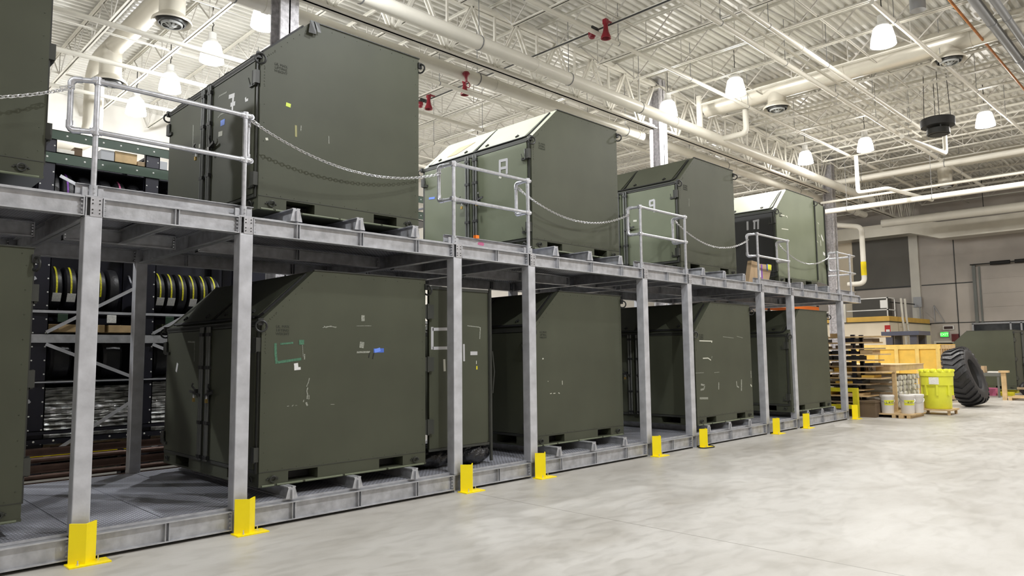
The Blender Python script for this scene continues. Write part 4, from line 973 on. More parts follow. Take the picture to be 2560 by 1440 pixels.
# opened doors
x, y, z = CT['L1']; t = CO['L1']
d = MB().box(5.86, .285, .53, 6.90, .33, 2.63).build('open_door', 'olive', t, bevel=.004)
g = MB(); g.tube([(6.93, .27, .28), (6.93, .27, 2.66)], .022, 12); g.build('lock_rod', 'olive_d', t, smooth=True)
MB().box(5.84, .27, 2.60, 6.92, .285, 2.64).box(5.84, .27, .50, 6.92, .285, .53).box(6.90, .27, .5, 6.94, .34, 2.64).build('door_rim', 'olive_d', t)
for zz in (.82, 1.62, 2.3): MB().box(5.74, .24, zz-.09, 5.90, .285, zz+.09).tube([(5.80, .235, zz-.1), (5.80, .235, zz+.1)], .016, 8).build('hinge', 'olive_d', t)
g = MB()
for k in range(40): zz = .6+k*.05; g.lathe([(.02, 0), (.02, .03)], (5.79+.012*math.sin(k*1.7), .35+.01*math.cos(k*2.1), zz), n=6)
g.build('hanging_strap', 'dark', t)
MB().tube([(6.95, .25, 1.2), (6.975, .24, 1.5), (6.95, .25, 1.78)], .009, 6).build('rod_handle', 'olive_d', t)
for cn, face, col, wd, pts in MARKS:
    if cn == 'DOOR':
        nm = {'tape': 'silver_tape', 'cream': 'white_strip', 'scuff': 'scuff_mark', 'yellow': 'key_tag'}[col]
        MB().strip(pts, wd, .002, lambda u, v, h: (u, .2845-h, v)).build(nm, 'tape_'+col, t)
t = CO['U10']; x, y, z = CT['U10']
a = math.radians(9); dx, dy = math.cos(a), math.sin(a)
p0 = Vector((x+W+.02, y-.01, 0)); p1 = p0+Vector((dx, dy, 0))*1.0; nrm = Vector((-dy, dx, 0))*.04
poly = [p0, p1, p1+nrm, p0+nrm]
MB().prism([(p.x, p.y) for p in poly], z+.16, z+2.28, 'xy').build('open_door', 'olive_lit_sage', t)
MB().tube([(p1.x, p1.y-.02, z+.05), (p1.x, p1.y-.02, z+2.3)], .02, 10).build('lock_rod', 'dark', t, smooth=True)
MB().tube([(p0.x, p0.y-.01, z+.2), (p0.x, p0.y-.01, z+2.25)], .018, 8).build('hinge_rod', 'olive_d', t, smooth=True)
def D10(u, v, h): q = p0+Vector((dx, dy, 0))*u-Vector((-dy, dx, 0))*(h+.001); return (q.x, q.y, v)
for col, wd, pts in (('tape_cream', .02, [(.28, z+1.75), (.42, z+1.72)]), ('tape_cream', .012, [(.29, z+1.75), (.30, z+1.42)]), ('tape_cream', .02, [(.29, z+1.42), (.42, z+1.38)]), ('tape_white', .07, [(.6, z+1.45), (.78, z+1.32)]), ('tape_cream', .04, [(.5, z+1.3), (.5, z+1.15)]), ('tape_white', .08, [(.72, z+.98), (.92, z+.96)]), ('tape_cream', .02, [(.05, z+1.25), (.2, z+1.2)])):
    MB().strip(pts, wd, .002, D10).build('door_label', col, t)
g = MB(); q = D10(.85, z+.75, .05); g.box(q[0]-.05, q[1]-.03, z+.68, q[0]+.12, q[1]+.02, z+.80); g.tube([(q[0]+.1, q[1], z+.5), (q[0]+.1, q[1], z+.95)], .012, 6); g.build('door_handle', 'dark', t)

# bin bags under the open door
def blob(c, r, label, name='bin_bag', seed=1, flat=.8):
    rnd = random.Random(seed); g = MB(); nu, nv = 96, 40; vs = []
    knot = Vector((.35, -.5, .55)).normalized()
    for j in range(nv+1):
        th = PI*j/nv
        for i in range(nu):
            ph = 2*PI*i/nu; d = Vector((math.sin(th)*math.cos(ph), math.sin(th)*math.sin(ph), math.cos(th)))
            ang = math.acos(max(-1, min(1, d.dot(knot)))); az = math.atan2(d.cross(knot).z, d.cross(knot).x)
            fold = .075*math.sin(az*11+seed)*math.exp(-ang*.7)+.04*math.sin(az*23+2)*math.exp(-ang)
            pinch = -.16*math.exp(-(ang/.22)**2)
            rr = 1+fold+pinch+.03*math.sin(5*ph+seed)*math.sin(3*th)+.02*math.sin(13*ph+7*th)
            z = d.z*rr
            if z < -flat: z = -flat
            vs.append((c[0]+d.x*rr*r[0], c[1]+d.y*rr*r[1], c[2]+z*r[2]))
    fs = [(j*nu+i, j*nu+(i+1) % nu, (j+1)*nu+(i+1) % nu, (j+1)*nu+i) for j in range(nv) for i in range(nu)]
    g.add(vs, fs)
    t = thing(name, (c[0], c[1], c[2]-flat*r[2]), label, 'bin bag', 'black bin bags under the open door')
    g.build('bag', 'bagp', t, smooth=True)
    k = Vector(c)+Vector((knot.x*r[0], knot.y*r[1], knot.z*r[2]))*.9
    MB().tube([k, k+knot*.04, k+knot*.07+Vector((.02, 0, .01)), k+knot*.10+Vector((.03, 0, -.01))], [.02, .012, .022, .03], 9).build('twisted_neck', 'bagp', t, smooth=True)
blob((6.72, .50, .385), (.28, .25, .165), 'knotted black bin bag right of the third post, under the open door', seed=3, flat=.85)
blob((6.12, .66, .38), (.34, .28, .160), 'crumpled black bin bag left of the third post, under the open door', seed=8, flat=.85)
# cardboard carton on the deck before the black doors
t = thing('cardboard_carton', (15.3, .45, 3.208), 'flattened brown cartons standing on the deck before the doors marked ten', 'cardboard box')
def quadbox(pts, y0, y1, nm, m_): MB().prism(pts, y0, y1).build(nm, m_, t)
quadbox([(14.69, 3.215), (15.18, 3.21), (15.22, 3.72), (14.88, 3.74)], .32, .42, 'folded_side', 'card')
quadbox([(15.10, 3.21), (15.70, 3.21), (15.96, 3.73), (15.12, 3.70)], .38, .46, 'front_panel', 'card')
quadbox([(15.72, 3.26), (15.80, 3.215), (16.05, 3.72), (15.93, 3.73)], .42, .50, 'side_panel', 'card')
MB().box(15.42, .374, 3.25, 15.48, .38, 3.70).build('purple_tape', 'purple', t); MB().box(15.72, .372, 3.60, 15.92, .38, 3.73).build('green_label', 'lime', t); MB().box(15.16, .374, 3.40, 15.40, .38, 3.58).build('paper_label', 'label', t); MB().box(15.70, .370, 3.58, 15.74, .38, 3.73).build('blue_tape', 'tape_blue', t)
one(MB().lathe([(.09, 0), (.085, .02), (.05, .04), (.01, .045)], (18.82, .35, 3.208), n=14), 'orange_puck', 'orange', 'small orange disc on the deck edge under container ten open door', 'disc')

# ================================================================== STORAGE RACKS BEHIND THE PLATFORM
YS = 5.75                     # front face of the racks
UPX = [-.6, .95, 2.52, 4.06, 5.62, 7.18, 8.74, 10.3]
def rack_frame():
    t = thing('storage_rack', (4.8, YS+.5, 0), 'tall blue black storage rack with green top beams behind the platform', 'storage rack')
    for x in UPX:
        for yy in (YS, YS+1.0):
            u = MB().box(x, yy, 0, x+.23, yy+.012, 5.3).box(x, yy, 0, x+.012, yy+.08, 5.3).box(x+.218, yy, 0, x+.23, yy+.08, 5.3).build('upright', 'navy', t)
            if yy == YS:
                g = MB()
                for k in range(24):
                    for xx in (x+.03, x+.20): g.lathe([(.013, 0), (.008, -.008)], (xx, yy, .25+k*.21), (0, 1, 0), 7)
                g.build('bolts', 'white', u)
        MB().bar((x+.1, YS+.1, 5.2), (x+.1, YS+1.0, 5.2), .04, .04).bar((x+.1, YS+.1, 2.3), (x+.1, YS+1, 3.2), .03, .03).build('side_brace', 'navy', t)
    a, b = UPX[0], UPX[-1]+.23
    MB().box(a, YS+1.08, 0, b, YS+1.1, 5.2).build('back_shade_sheet', 'navy', t)  # dark sheet added to stand for the shade behind the shelves
    for z0, z1, nm, m_ in ((5.18, 5.33, 'top_beam', 'rackgreen'), (4.80, 4.97, 'green_beam', 'rackgreen'), (2.45, 2.50, 'shelf_beam', 'galv_dk'), (1.99, 2.13, 'galvanized_beam', 'galv'), (1.38, 1.41, 'shelf_beam', 'galv_dk'), (.60, .66, 'shelf_beam', 'navy'), (.46, .54, 'shelf_beam', 'navy'), (.28, .32, 'shelf_beam', 'galv_dk')):
        bb = MB().box(a, YS-.03, z0, b, YS-.005, z1).box(a, YS-.03, z1-.01, b, YS+.04, z1).build(nm, m_, t)
        if nm in ('top_beam', 'green_beam') or z0 == .46:
            g = MB(); k = a+.1
            while k < b: g.lathe([(.016, 0), (.010, -.008)], (k, YS-.03, (z0+z1)/2), (0, 1, 0), 7); k += .26
            g.build('bolts', 'white', bb)
        MB().box(a, YS+.06, z0-.02, b, YS+1.0, z0-.0).build('shelf_board', 'navy', t) if z0 in (2.45, 4.80, 1.38, .28) else None
    for i in range(len(UPX)-1):
        x0, x1 = UPX[i]+.2, UPX[i+1]+.03
        for (za, zb) in ((2.13, 2.62), (1.97, 1.45), (.55, .95), (.25, .60)):
            pass
        for q in (((x0, YS-.04, 2.15), (x1, YS-.04, 2.98)), ((x0, YS-.04, 1.97), (x1, YS-.04, 1.38)), ((x0, YS-.04, .22), (x1, YS-.04, 1.12))):
            MB().bar(q[0], q[1], .012, .05, (0, 0, 1)).build('diagonal_brace', 'galv_dk', t)
        if i % 2: MB().bar((x1-.05, YS-.06, 4.65), (x1-.9, YS-.06, 4.28), .012, .05, (0, 0, 1)).bar((x1+.25, YS-.06, 4.6), (x1+.8, YS-.06, 4.35), .012, .05).build('loose_brace', 'galv', t)
rack_frame()
def tyre(x, y, z, r, wd, band, n_lab, label, group):
    t = thing('tyre', (x, y, z-r), label, 'tyre', group)
    h = wd/2; MB().lathe([(r*.62, -h*.6), (r*.66, -h), (r*.86, -h), (r*.98, -h*.72), (r, -h*.3), (r*1.01, 0), (r, h*.3), (r*.98, h*.72), (r*.86, h), (r*.66, h), (r*.62, h*.6)], (x, y, z), (1, 0, 0), 40, caps=False).build('tread', 'rubber', t, smooth=True)
    MB().lathe([(.05, -h*.3), (r*.62, -h*.55), (r*.64, h*.55), (.05, h*.3)], (x, y, z), (1, 0, 0), 28).build('hub', 'navy', t, smooth=True)
    if band:
        g = MB(); n = 12; a0, a1 = math.radians(112), math.radians(200); vs = []
        xo = x-h*.25
        for k in range(n+1):
            a = a0+(a1-a0)*k/n
            for xx in (xo, xo+.026): vs.append((xx, y+math.cos(a)*(r*1.02+.003), z+math.sin(a)*(r*1.02+.003)))
        g.add(vs, [(2*k, 2*k+1, 2*k+3, 2*k+2) for k in range(n)]); g.build('printed_band', band, t, fixn=False)
    if n_lab:
        a = math.radians(205); g = MB(); c = Vector((x, y+math.cos(a)*r*1.03, z+math.sin(a)*r*1.03)); d = Vector((0, -math.sin(a), math.cos(a)))
        g.bar(c-d*.07, c+d*.07, .12, .006, (0, math.cos(a), math.sin(a))); g.build('paper_label', 'label', t)
    return t
rz = 2.86; xs_ = [2.86, 3.06, 3.28, 3.48, 3.68, 4.40, 4.58, 4.77, 4.95, 5.14, 5.33]
for i, x in enumerate(xs_):
    tyre(x, YS+.42, rz, .36, .17, 'band' if i != 4 else None, i in (0, 1, 5, 6, 8), f'black tyre with a yellow band on the middle shelf, {ORD[i]} from the left' if i != 4 else 'plain black tyre on the middle shelf, left of the rack upright', 'banded tyres on the middle shelf')
for i, (x, b) in enumerate(((2.98, None), (3.33, None), (3.72, 'pink'), (4.5, None), (4.85, None))):
    tyre(x, YS+.45, 1.74, .33, .28, None, False, f'big plain black tyre on the lower shelf, {ORD[i]} from the left', 'plain tyres on the lower shelf')
for i, (x, b) in enumerate(((2.75, None), (2.95, 'purple'), (3.2, None), (3.5, None), (3.72, 'pink'), (3.95, None), (4.55, 'band'))):
    tyre(x, YS+.42, 4.35, .38, .19, b, i == 1, f'black tyre behind the first railing on the top shelf, {ORD[i]} from the left' + (', purple band' if b == 'purple' else ''), 'tyres on the top shelf')
# small goods on the shelves
def crate(x0, x1, z0, z1, y, dp, m_, name, label, cat, group=None):
    return one(MB().box(x0, y, z0, x1, y+dp, z1), name, m_, label, cat, group, bevel=.006)
crate(3.38, 3.58, 4.99, 5.16, YS+.02, .3, 'coolwhite', 'grey_case', 'small grey case on the upper shelf behind the railing', 'case')
crate(3.59, 3.93, 4.99, 5.17, YS+.02, .3, 'wood', 'tan_box', 'tan box on the upper shelf behind the railing', 'box')
crate(3.94, 4.12, 4.98, 5.06, YS+.02, .25, 'woodd', 'wood_block', 'low brown block right of the tan box on the upper shelf', 'block')
crate(4.16, 4.42, 4.98, 5.13, YS+.02, .25, 'coolwhite', 'metal_bin', 'dented metal bin near the container seven hinge on the upper shelf', 'bin')
crate(2.62, 3.0, 4.99, 5.05, YS+.02, .4, 'tubew', 'white_box', 'long pale box at the left of the upper shelf', 'box')
crate(2.54, 2.63, 4.99, 5.10, YS+.02, .2, 'cardd', 'brown_bag', 'small brown bundle beside the long pale box', 'bundle')
crate(3.0, 3.12, 4.98, 5.12, YS+.05, .3, 'cardd', 'dark_box', 'dark box behind the first railing post', 'box')
for i, (a, b) in enumerate(((2.76, 3.55), (3.60, 3.98))):
    crate(a, b, 2.16, 2.28, YS+.05, .5, 'wood', 'tan_carton', ['long tan carton', 'short tan carton'][i]+' lying on the galvanized rack beam', 'carton')
for i, (a, m_) in enumerate(((2.86, 'rackgreen'), (4.45, 'rackgreen'), (3.55, 'label'))):
    crate(a, a+.14, 2.31, 2.44, YS-.045, .012, m_, 'shelf_tag', ['square green tag under the banded tyres, left one', 'square green tag under the banded tyres, right one', 'small white tag under the banded tyres'][i], 'shelf tag')
crate(4.42, 4.62, 2.17, 2.31, YS+.02, .3, 'olive_lit_sage', 'green_carton', 'small green carton near the right upright of the rack', 'carton')
# stretch-wrapped pallets
def wrapped(x0, x1, z0, z1, label):
    t = thing('wrapped_pallet', ((x0+x1)/2, YS+.5, z0), label, 'wrapped pallet', 'film wrapped pallets')
    g = MB(); rnd = random.Random(int(x0*100)); n = 24; m_ = 16; vs = []
    for j in range(n+1):
        for i in range(m_+1):
            yy = YS+.12+.015*math.sin(i*2.1+j*.7)+.012*math.sin(j*2.9); vs.append((x0+(x1-x0)*i/m_, yy, z0+.1+(z1-z0-.1)*j/n))
    g.add(vs, [(j*(m_+1)+i, j*(m_+1)+i+1, (j+1)*(m_+1)+i+1, (j+1)*(m_+1)+i) for j in range(n) for i in range(m_)])
    g.box(x0, YS+.15, z0+.1, x1, YS+.9, z1); g.build('film', 'film', t)
    MB().box(x0, YS+.12, z0, x1, YS+.92, z0+.03).box(x0, YS+.12, z0+.07, x1, YS+.92, z0+.1).box(x0, YS+.15, z0, x0+.1, YS+.9, z0+.1).box(x1-.1, YS+.15, z0, x1, YS+.9, z0+.1).build('pallet', 'woodd', t)
wrapped(2.78, 3.98, .33, 1.30, 'silvery film wrapped pallet seen through the first gap')
wrapped(4.33, 5.5, .33, 1.34, 'silvery film wrapped pallet beside the container with green tape')
wrapped(1.22, 2.4, .33, 1.3, 'silvery film wrapped pallet hidden behind the left post')
# steel bars lying on the floor
for i, (y, z, r, l) in enumerate(((4.35, .045, .045, 'lowest in front'), (4.42, .15, .04, 'second from the bottom'), (4.5, .25, .05, 'third from the bottom'), (4.58, .36, .045, 'fourth from the bottom'), (4.66, .46, .05, 'uppermost'))):
    x0, x1 = 1.0+.1*i, 5.2
    t = thing('steel_rail', ((x0+x1)/2, y, z-r), 'rusty steel bar stacked behind the platform, '+l, 'steel bar', 'rusty bars behind the platform')
    if i % 2: MB().tube([(x0, y, z), (x1, y, z)], r*.9, 14).build('bar', 'rust', t, smooth=True)
    else: MB().box(x0, y-.05, z-r, x1, y+.05, z-r+.015).box(x0, y-.02, z-r, x1, y+.02, z+r).box(x0, y-.035, z+r-.02, x1, y+.035, z+r).build('bar', 'rust', t)
t = thing('bar_cradle', (2, 4.55, 0), 'low dark steel cradle under the rusty bars', 'cradle')
for x in (1.6, 3.5, 4.9): MB().box(x, 4.56, 0, x+.06, 4.75, .40).build('cradle_post', 'navy', t)
one(MB().box(1.9, 5.5, .3, 3.9, 5.52, .33), 'yellow_edge', 'yellow', 'yellow edge strip low on the rack behind the bars', 'edge strip')
# orange pallet racking far behind container ten
def orange_rack():
    t = thing('pallet_rack', (31, 6.9, 0), 'pallet rack with bright orange beams seen above the last lower container', 'pallet rack')
    for x in (25.0, 27.9, 30.8, 33.7):
        for yy in (6.6, 7.6): MB().box(x, yy, 0, x+.1, yy+.08, 4.3).build('upright', 'navy', t)
    for a in (25.1, 28.0, 30.9):
        for z in (1.6, 3.6):
            for yy in (6.56, 7.66): MB().box(a, yy, z, a+2.8, yy+.06, z+.16).build('beam', 'orange', t)
        for z in (1.76, 3.76): MB().box(a, 6.6, z, a+2.8, 7.7, z+.02).build('shelf', 'woodd', t)
orange_rack()
for i, (a, z, m_) in enumerate(((25.4, 3.78, 'navy'), (28.6, 3.78, 'card'), (31.2, 3.78, 'navy'), (25.4, 1.78, 'navy'), (28.3, 1.78, 'navy'), (31.2, 1.78, 'card'))):
    crate(a, a+1.6, z, z+.75, 6.75, .8, m_, 'stored_crate', ['dark crate on the upper orange beam, left', 'brown crate on the upper orange beam, middle', 'dark crate on the upper orange beam, right', 'dark crate on the lower orange beam, left', 'dark crate on the lower orange beam, middle', 'brown crate on the lower orange beam, right'][i], 'crate')

# ================================================================== FAR RIGHT: OFFICE WITH PLATFORM
OX, OY = 36.95, 4.6
struct(MB().box(OX, OY, 0, X1, 10.5, 3.08), 'wall_office', 'ivory')
struct(MB().box(OX-.06, OY-.05, 3.08, X1, 10.5, 3.12), 'trim_9', 'dark')
g = MB(); g.box(OX-.03, OY-.02, 3.121, OX+.02, 10.5, 3.36); g.box(OX+.021, OY-.02, 3.121, X1-.13, OY+.03, 3.36); one(g, 'platform_kerb', 'toekick', 'yellow ochre kerb board round the roof of the ivory office', 'kerb board')
t = thing('roof_railing', (OX, 7, 3.2), 'white pipe railing on the roof of the ivory office', 'railing')
ZR = 4.25
for yy in (4.65, 6.65, 8.6, 10.4): MB().box(OX, yy-.02, 3.12, OX+.045, yy+.025, ZR).build('post', 'white', t)
for nm, z in (('top_rail', ZR), ('middle_rail', 3.68)): MB().box(OX, OY, z-.03, OX+.045, 10.5, z+.015).box(OX, OY, z-.03, OX+1.0, OY+.04, z+.015).build(nm, 'white', t)
MB().box(OX+.96, OY, 3.12, OX+1.0, OY+.04, ZR).build('post', 'white', t)
one(MB().box(OX-.03, 4.62, 3.75, OX-.01, 4.95, 4.13), 'notice_board', 'white', 'white notice hung on the corner of the white roof railing', 'notice')
one(MB().box(OX-.1, 6.55, 3.12, OX+.05, 6.8, 4.6), 'downpipe_box', 'creampipe', 'cream boxed pipe standing behind the last platform post', 'pipe box')
t = thing('roof_ladder', (38.6, 4.3, 0), 'cream ladder with tall side rails leading up to the office roof', 'ladder')
for x in (38.05, 38.62): MB().tube([(x+.35, 4.32, 0), (x+.2, 4.32, 2.4), (x+.1, 4.36, 3.2), (x, 4.36, 4.25)], .055, 10).build('side_rail', 'creampipe', t, smooth=True)
for k in range(10): MB().tube([(38.38, 4.32, .3+k*.3), (38.95, 4.32, .3+k*.3)], .02, 8).build('rung', 'creampipe', t)
t = thing('fire_extinguisher_sign', (36.9, 4.75, 2.4), 'small red fire extinguisher sign on the office corner', 'sign')
MB().box(36.90, 4.55, 2.38, 36.93, 4.80, 2.92).build('plate', 'red', t); MB().box(36.885, 4.58, 2.42, 36.90, 4.74, 2.72).build('pictogram', 'label', t)
MB().box(36.90, 4.66, 1.7, 36.93, 4.69, 2.38).build('stem', 'dark', t)
# shelf and flue behind the railing
one(MB().box(42.6, 6.4, 3.2, 43.2, 8.3, 4.6), 'wall_cabinet', 'greywall', 'grey cabinet against the far wall behind the white railing', 'cabinet')
one(MB().tube([(39, 5.2, 4.15), (43, 5.2, 4.2)], .03, 8), 'wall_pipe', 'dark', 'thin dark pipe behind the white railing on the office roof', 'pipe')

# ================================================================== YELLOW BARRIER, WOOD RACK, CRATES
t = thing('yellow_barrier', (19.75, .9, 0), 'olive yellow steel barrier frame behind the last platform post', 'barrier')
MB().box(19.68, -.02, 0, 19.80, .10, .76).build('post', 'yel2', t); MB().box(19.68, 1.9, 0, 19.80, 2.0, .76).build('post', 'yel2', t)
MB().box(19.68, .10, .66, 19.78, 1.9, .76).build('top_rail', 'yel2', t); MB().box(19.68, .10, .22, 19.78, 1.9, .32).build('lower_rail', 'yel2', t)
t = thing('timber_rack', (20.45, 1.2, 0), 'tall dark rack of many thin timber shelves right of the last post', 'timber rack')
for yy in (.15, 1.1, 2.2): 
    for xx in (20.15, 20.75): MB().box(xx, yy, 0, xx+.08, yy+.1, 2.16).build('upright', 'navy', t)
LZ = [.20+.157*k for k in range(13)]
rnd = random.Random(4)
for i, z in enumerate(LZ):
    MB().box(20.08+rnd.uniform(-.04, .04), (-.42 if z > .95 else -.12 if z > .5 else .18)+rnd.uniform(-.14, .14), z, 20.9, 2.5, z+.032).build('shelf', 'woodd' if i % 3 == 1 else 'wood', t)
    t2 = None
k = 0
for i, z in enumerate(LZ[:-1]):
    a = -.3 if z > .9 else (0 if z > .5 else .25)
    while a < 2.2:
        wd = rnd.choice([.25, .35, .5]); m_ = rnd.choice(['cardd', 'black', 'navy', 'ply', 'tubew', 'wood', 'black', 'cardd'])
        if rnd.random() < .75:
            h = rnd.uniform(.05, .11)
            one(MB().box(20.14, a, z+.033, 20.7, a+wd*.9, z+.033+h), 'shelf_bundle', m_, f'small bundle on the {ORD[i]} shelf up of the timber rack, {ORD[int(a*4+2)]} place along', 'bundle', 'bundles in the timber rack')
        a += wd
for i, (a, b, h, m_, nm) in enumerate(((.55, .8, .09, 'wood', 'timber block'), (1.2, 1.5, .05, 'coolwhite', 'grey plate'), (1.6, 1.75, .13, 'navyb', 'dark blue box'), (1.9, 2.3, .06, 'orange', 'orange tool case'))):
    one(MB().box(20.2, a, 2.115, 20.6, b, 2.115+h), nm.replace(' ', '_'), m_, nm+' on top of the tall timber rack', nm.split()[-1])
# slatted crate of paper rolls
t = thing('roll_crate', (22.2, .2, 0), 'slatted timber crate packed with white rolls, numbered on its side', 'crate')
cx0, cx1, cy0, cy1, ct = 21.0, 23.4, -.55, 1.6, 1.30
for x in (cx0, cx1-.09):
    for yy in (cy0, cy1-.09): MB().box(x, yy, .1, x+.09, yy+.09, ct).build('corner_post', 'wood', t)
MB().box(cx0+.001, cy0-.02, ct-.12, cx1, cy0-.001, ct+.02).box(cx0-.02, cy0-.021, ct-.16, cx0-.001, cy1, ct+.02).box(cx1+.001, cy0, ct-.12, cx1+.02, cy1, ct+.02).box(cx0, cy1+.001, ct-.12, cx1, cy1+.02, ct+.02).build('top_frame', 'wood', t)
MB().box(cx0-.03, cy0-.03, ct+.021, cx1+.03, cy1+.03, ct+.045).build('lid_board', 'wood', t)
MB().box(cx0-.02, cy0-.02, .081, cx1, cy1, .099).box(cx0, cy0, 0, cx0+.12, cy1, .08).box(cx1-.12, cy0, 0, cx1, cy1, .08).box((cx0+cx1)/2-.06, cy0, 0, (cx0+cx1)/2+.06, cy1, .08).build('pallet_base', 'wood', t)
for z in (.32, .55, .8): MB().box(cx0-.015, cy0+.09, z, cx0+.015, cy1, z+.06).build('side_slat', 'woodd', t)
text('01"6', .13, 'ink', 'number', t, (cx0-.024, .12, ct-.07), (PI/2, 0, -PI/2)); MB().box(cx0-.0225, -.07, ct-.14, cx0-.0205, .12, ct-.0).build('number_sheet', 'label', t)
rows = 7; ncol = 6; n_ = 0
rnd = random.Random(5)
for r_ in range(rows):
    for c_ in range(ncol):
        x = cx0+.28+c_*.37; z = .235+r_*.15
        if z > 1.12: continue
        q = one(MB().lathe([(.068, 0), (.068, 1.9)], (x, cy0+.04+rnd.uniform(0, .05), z), (0, 1, 0), 16).lathe([(.10, 0), (.10, .012)], (x, cy0+.09+rnd.uniform(0, .02), z), (0, 1, 0), 4), 'paper_roll', 'tubew', f'white roll end in the slatted crate, {ORD[r_]} row up, {ORD[c_]} from the left', 'roll', 'white rolls in the slatted crate', smooth=True)
for i in range(5):
    one(MB().lathe([(.05, 0), (.05, 1.35)], (cx0-.12, .35, .22+.19*i), (0, 1, 0), 14), 'white_tube', 'tubew', f'white tube lying along the side of the slatted crate, {ORD[i]} one up', 'tube', 'white tubes beside the crate', smooth=True)
# dark carton in front of the rack
one(MB().box(19.95, -.35, 0, 20.5, .12, .42).box(19.93, -.37, .38, 20.52, .14, .43), 'brown_carton', 'cardd', 'dark brown carton on the floor between the yellow guard and the buckets', 'carton')
# spill kit buckets on a small pallet
t = thing('small_pallet', (20.75, -.75, 0), 'small timber pallet under the white buckets', 'pallet')
MB().box(20.2, -1.15, .07, 21.3, -.25, .10).build('deck', 'wood', t)
for yy in (-1.1, -.75, -.35): MB().box(20.2, yy, 0, 21.3, yy+.09, .07).build('runner', 'wood', t)
def bucket(x, y, r, h, label, kit, lid=True):
    t = thing('spill_kit_bucket', (x, y, .1), label, 'bucket', 'white buckets on the small pallet')
    MB().lathe([(r*.86, 0), (r*.88, .02), (r, h-.06), (r*1.03, h-.05), (r*1.03, h-.03), (r*.99, h-.03)], (x, y, .1), n=30).build('pail', 'bucket', t, smooth=True)
    MB().lathe([(r*1.06, h-.04), (r*1.06, h), (r*.98, h+.01), (r*.2, h+.012)], (x, y, .1), n=30).build('lid', 'bucket', t, smooth=True)
    d = Vector((-.76, -.65, 0)).normalized(); s_ = Vector((-d.y, d.x, 0)); z0 = .1+h*.48
    MB().tube([(Vector((x, y, .1+h-.1))+s_*r*math.cos(a)*1.03+d*r*.3+Vector((0, 0, -r*.9*math.sin(a))) if False else Vector((x, y, .1+h-.1))+s_*r*math.cos(a)*1.03+d*(r*1.03*math.sin(a))+Vector((0, 0, -.10*math.sin(a)))) for a in [PI*k_/14 for k_ in range(15)]], .006, 6).build('bail_handle', 'chain', t, smooth=True)
    if kit:
        g = MB(); vs = []; n = 8
        for k_ in range(n+1):
            a = math.atan2(d.y, d.x)-.85+k_*(1.6/n)
            for zz in (z0-.01, z0+.12): rr = r*(.88+.12*(zz-.1)/h)+.004; vs.append((x+rr*math.cos(a), y+rr*math.sin(a), zz))
        g.add(vs, [(2*k_, 2*k_+1, 2*k_+3, 2*k_+2) for k_ in range(n)]); g.build('yellow_label', 'lime', t, fixn=False)
        am = math.atan2(d.y, d.x)-.02; rr = r*.96+.008
        text(kit, .085, 'ink', 'lettering', t, (x+rr*math.cos(am), y+rr*math.sin(am), z0+.06), (PI/2, 0, am+PI/2), .001, 'CENTER')
    return t
bucket(20.42, -.50, .165, .46, 'white bucket with a yellow KIT label, the left one', 'L KIT')
bucket(20.62, -.92, .175, .47, 'white bucket with a yellow KIT label, the middle one', 'KIT')
bucket(21.02, -1.02, .175, .47, 'plain white bucket behind the two labelled ones', None)
one(MB().box(20.1, -.95, .0, 20.6, -.85, .08), 'timber_block', 'wood', 'short timber block at the front of the small pallet', 'block')
# lime overpack drum
t = thing('overpack_drum', (22.17, -1.22, 0), 'big lime yellow overpack drum with a lobed lid', 'drum')
DXc, DYc, DZ = 22.17, -1.22, .15; R_ = .375
MB().lathe([(R_*.84, 0), (R_*.88, .03), (R_*.93, .62), (R_*1.03, .63), (R_*1.05, .86), (R_*1.0, .87)], (DXc, DYc, DZ), n=40).build('shell', 'lime', t, smooth=True)
MB().lathe([(R_*1.0, .86), (R_*1.10, .87), (R_*1.12, .90), (R_*1.10, 1.0), (R_*1.0, 1.02), (R_*.3, 1.02)], (DXc, DYc, DZ), n=40).build('lid', 'lime', t, smooth=True)
for k in range(14):
    a = 2*PI*k/14; g = MB().lathe([(.075, 0), (.07, .05), (.02, .06)], (DXc+R_*.97*math.cos(a), DYc+R_*.97*math.sin(a), DZ+1.0), n=10); g.build('lid_lobe', 'lime', t, smooth=True)
for k in range(8):
    a = 2*PI*k/8+.25; d = Vector((math.cos(a), math.sin(a), 0)); p = Vector((DXc, DYc, DZ))+d*R_*.93
    MB().bar(p+Vector((0, 0, .36)), p+Vector((0, 0, .66)), .05, .07, d).build('grip_rib', 'lime', t)
d = Vector((-.86, -.5, 0)).normalized(); sd = Vector((-d.y, d.x, 0)); 
g = MB(); vs = []
for k_ in range(7):
    a = math.atan2(d.y, d.x)-.75+.0+k_*.10
    for zz in (DZ+.66, DZ+.85): rr = R_*1.06; vs.append((DXc+rr*math.cos(a), DYc+rr*math.sin(a), zz))
g.add(vs, [(2*k_, 2*k_+1, 2*k_+3, 2*k_+2) for k_ in range(6)]); g.build('label', 'label', t, fixn=False)
t = thing('drum_dolly', (22.17, -1.22, 0), 'timber dolly under the lime overpack drum', 'dolly')
MB().box(21.78, -1.62, .11, 22.58, -.82, .148).build('deck', 'wood', t)
for x in (21.82, 22.48):
    for yy in (-1.58, -.9): MB().box(x, yy, 0, x+.06, yy+.06, .11).build('foot', 'wood', t)
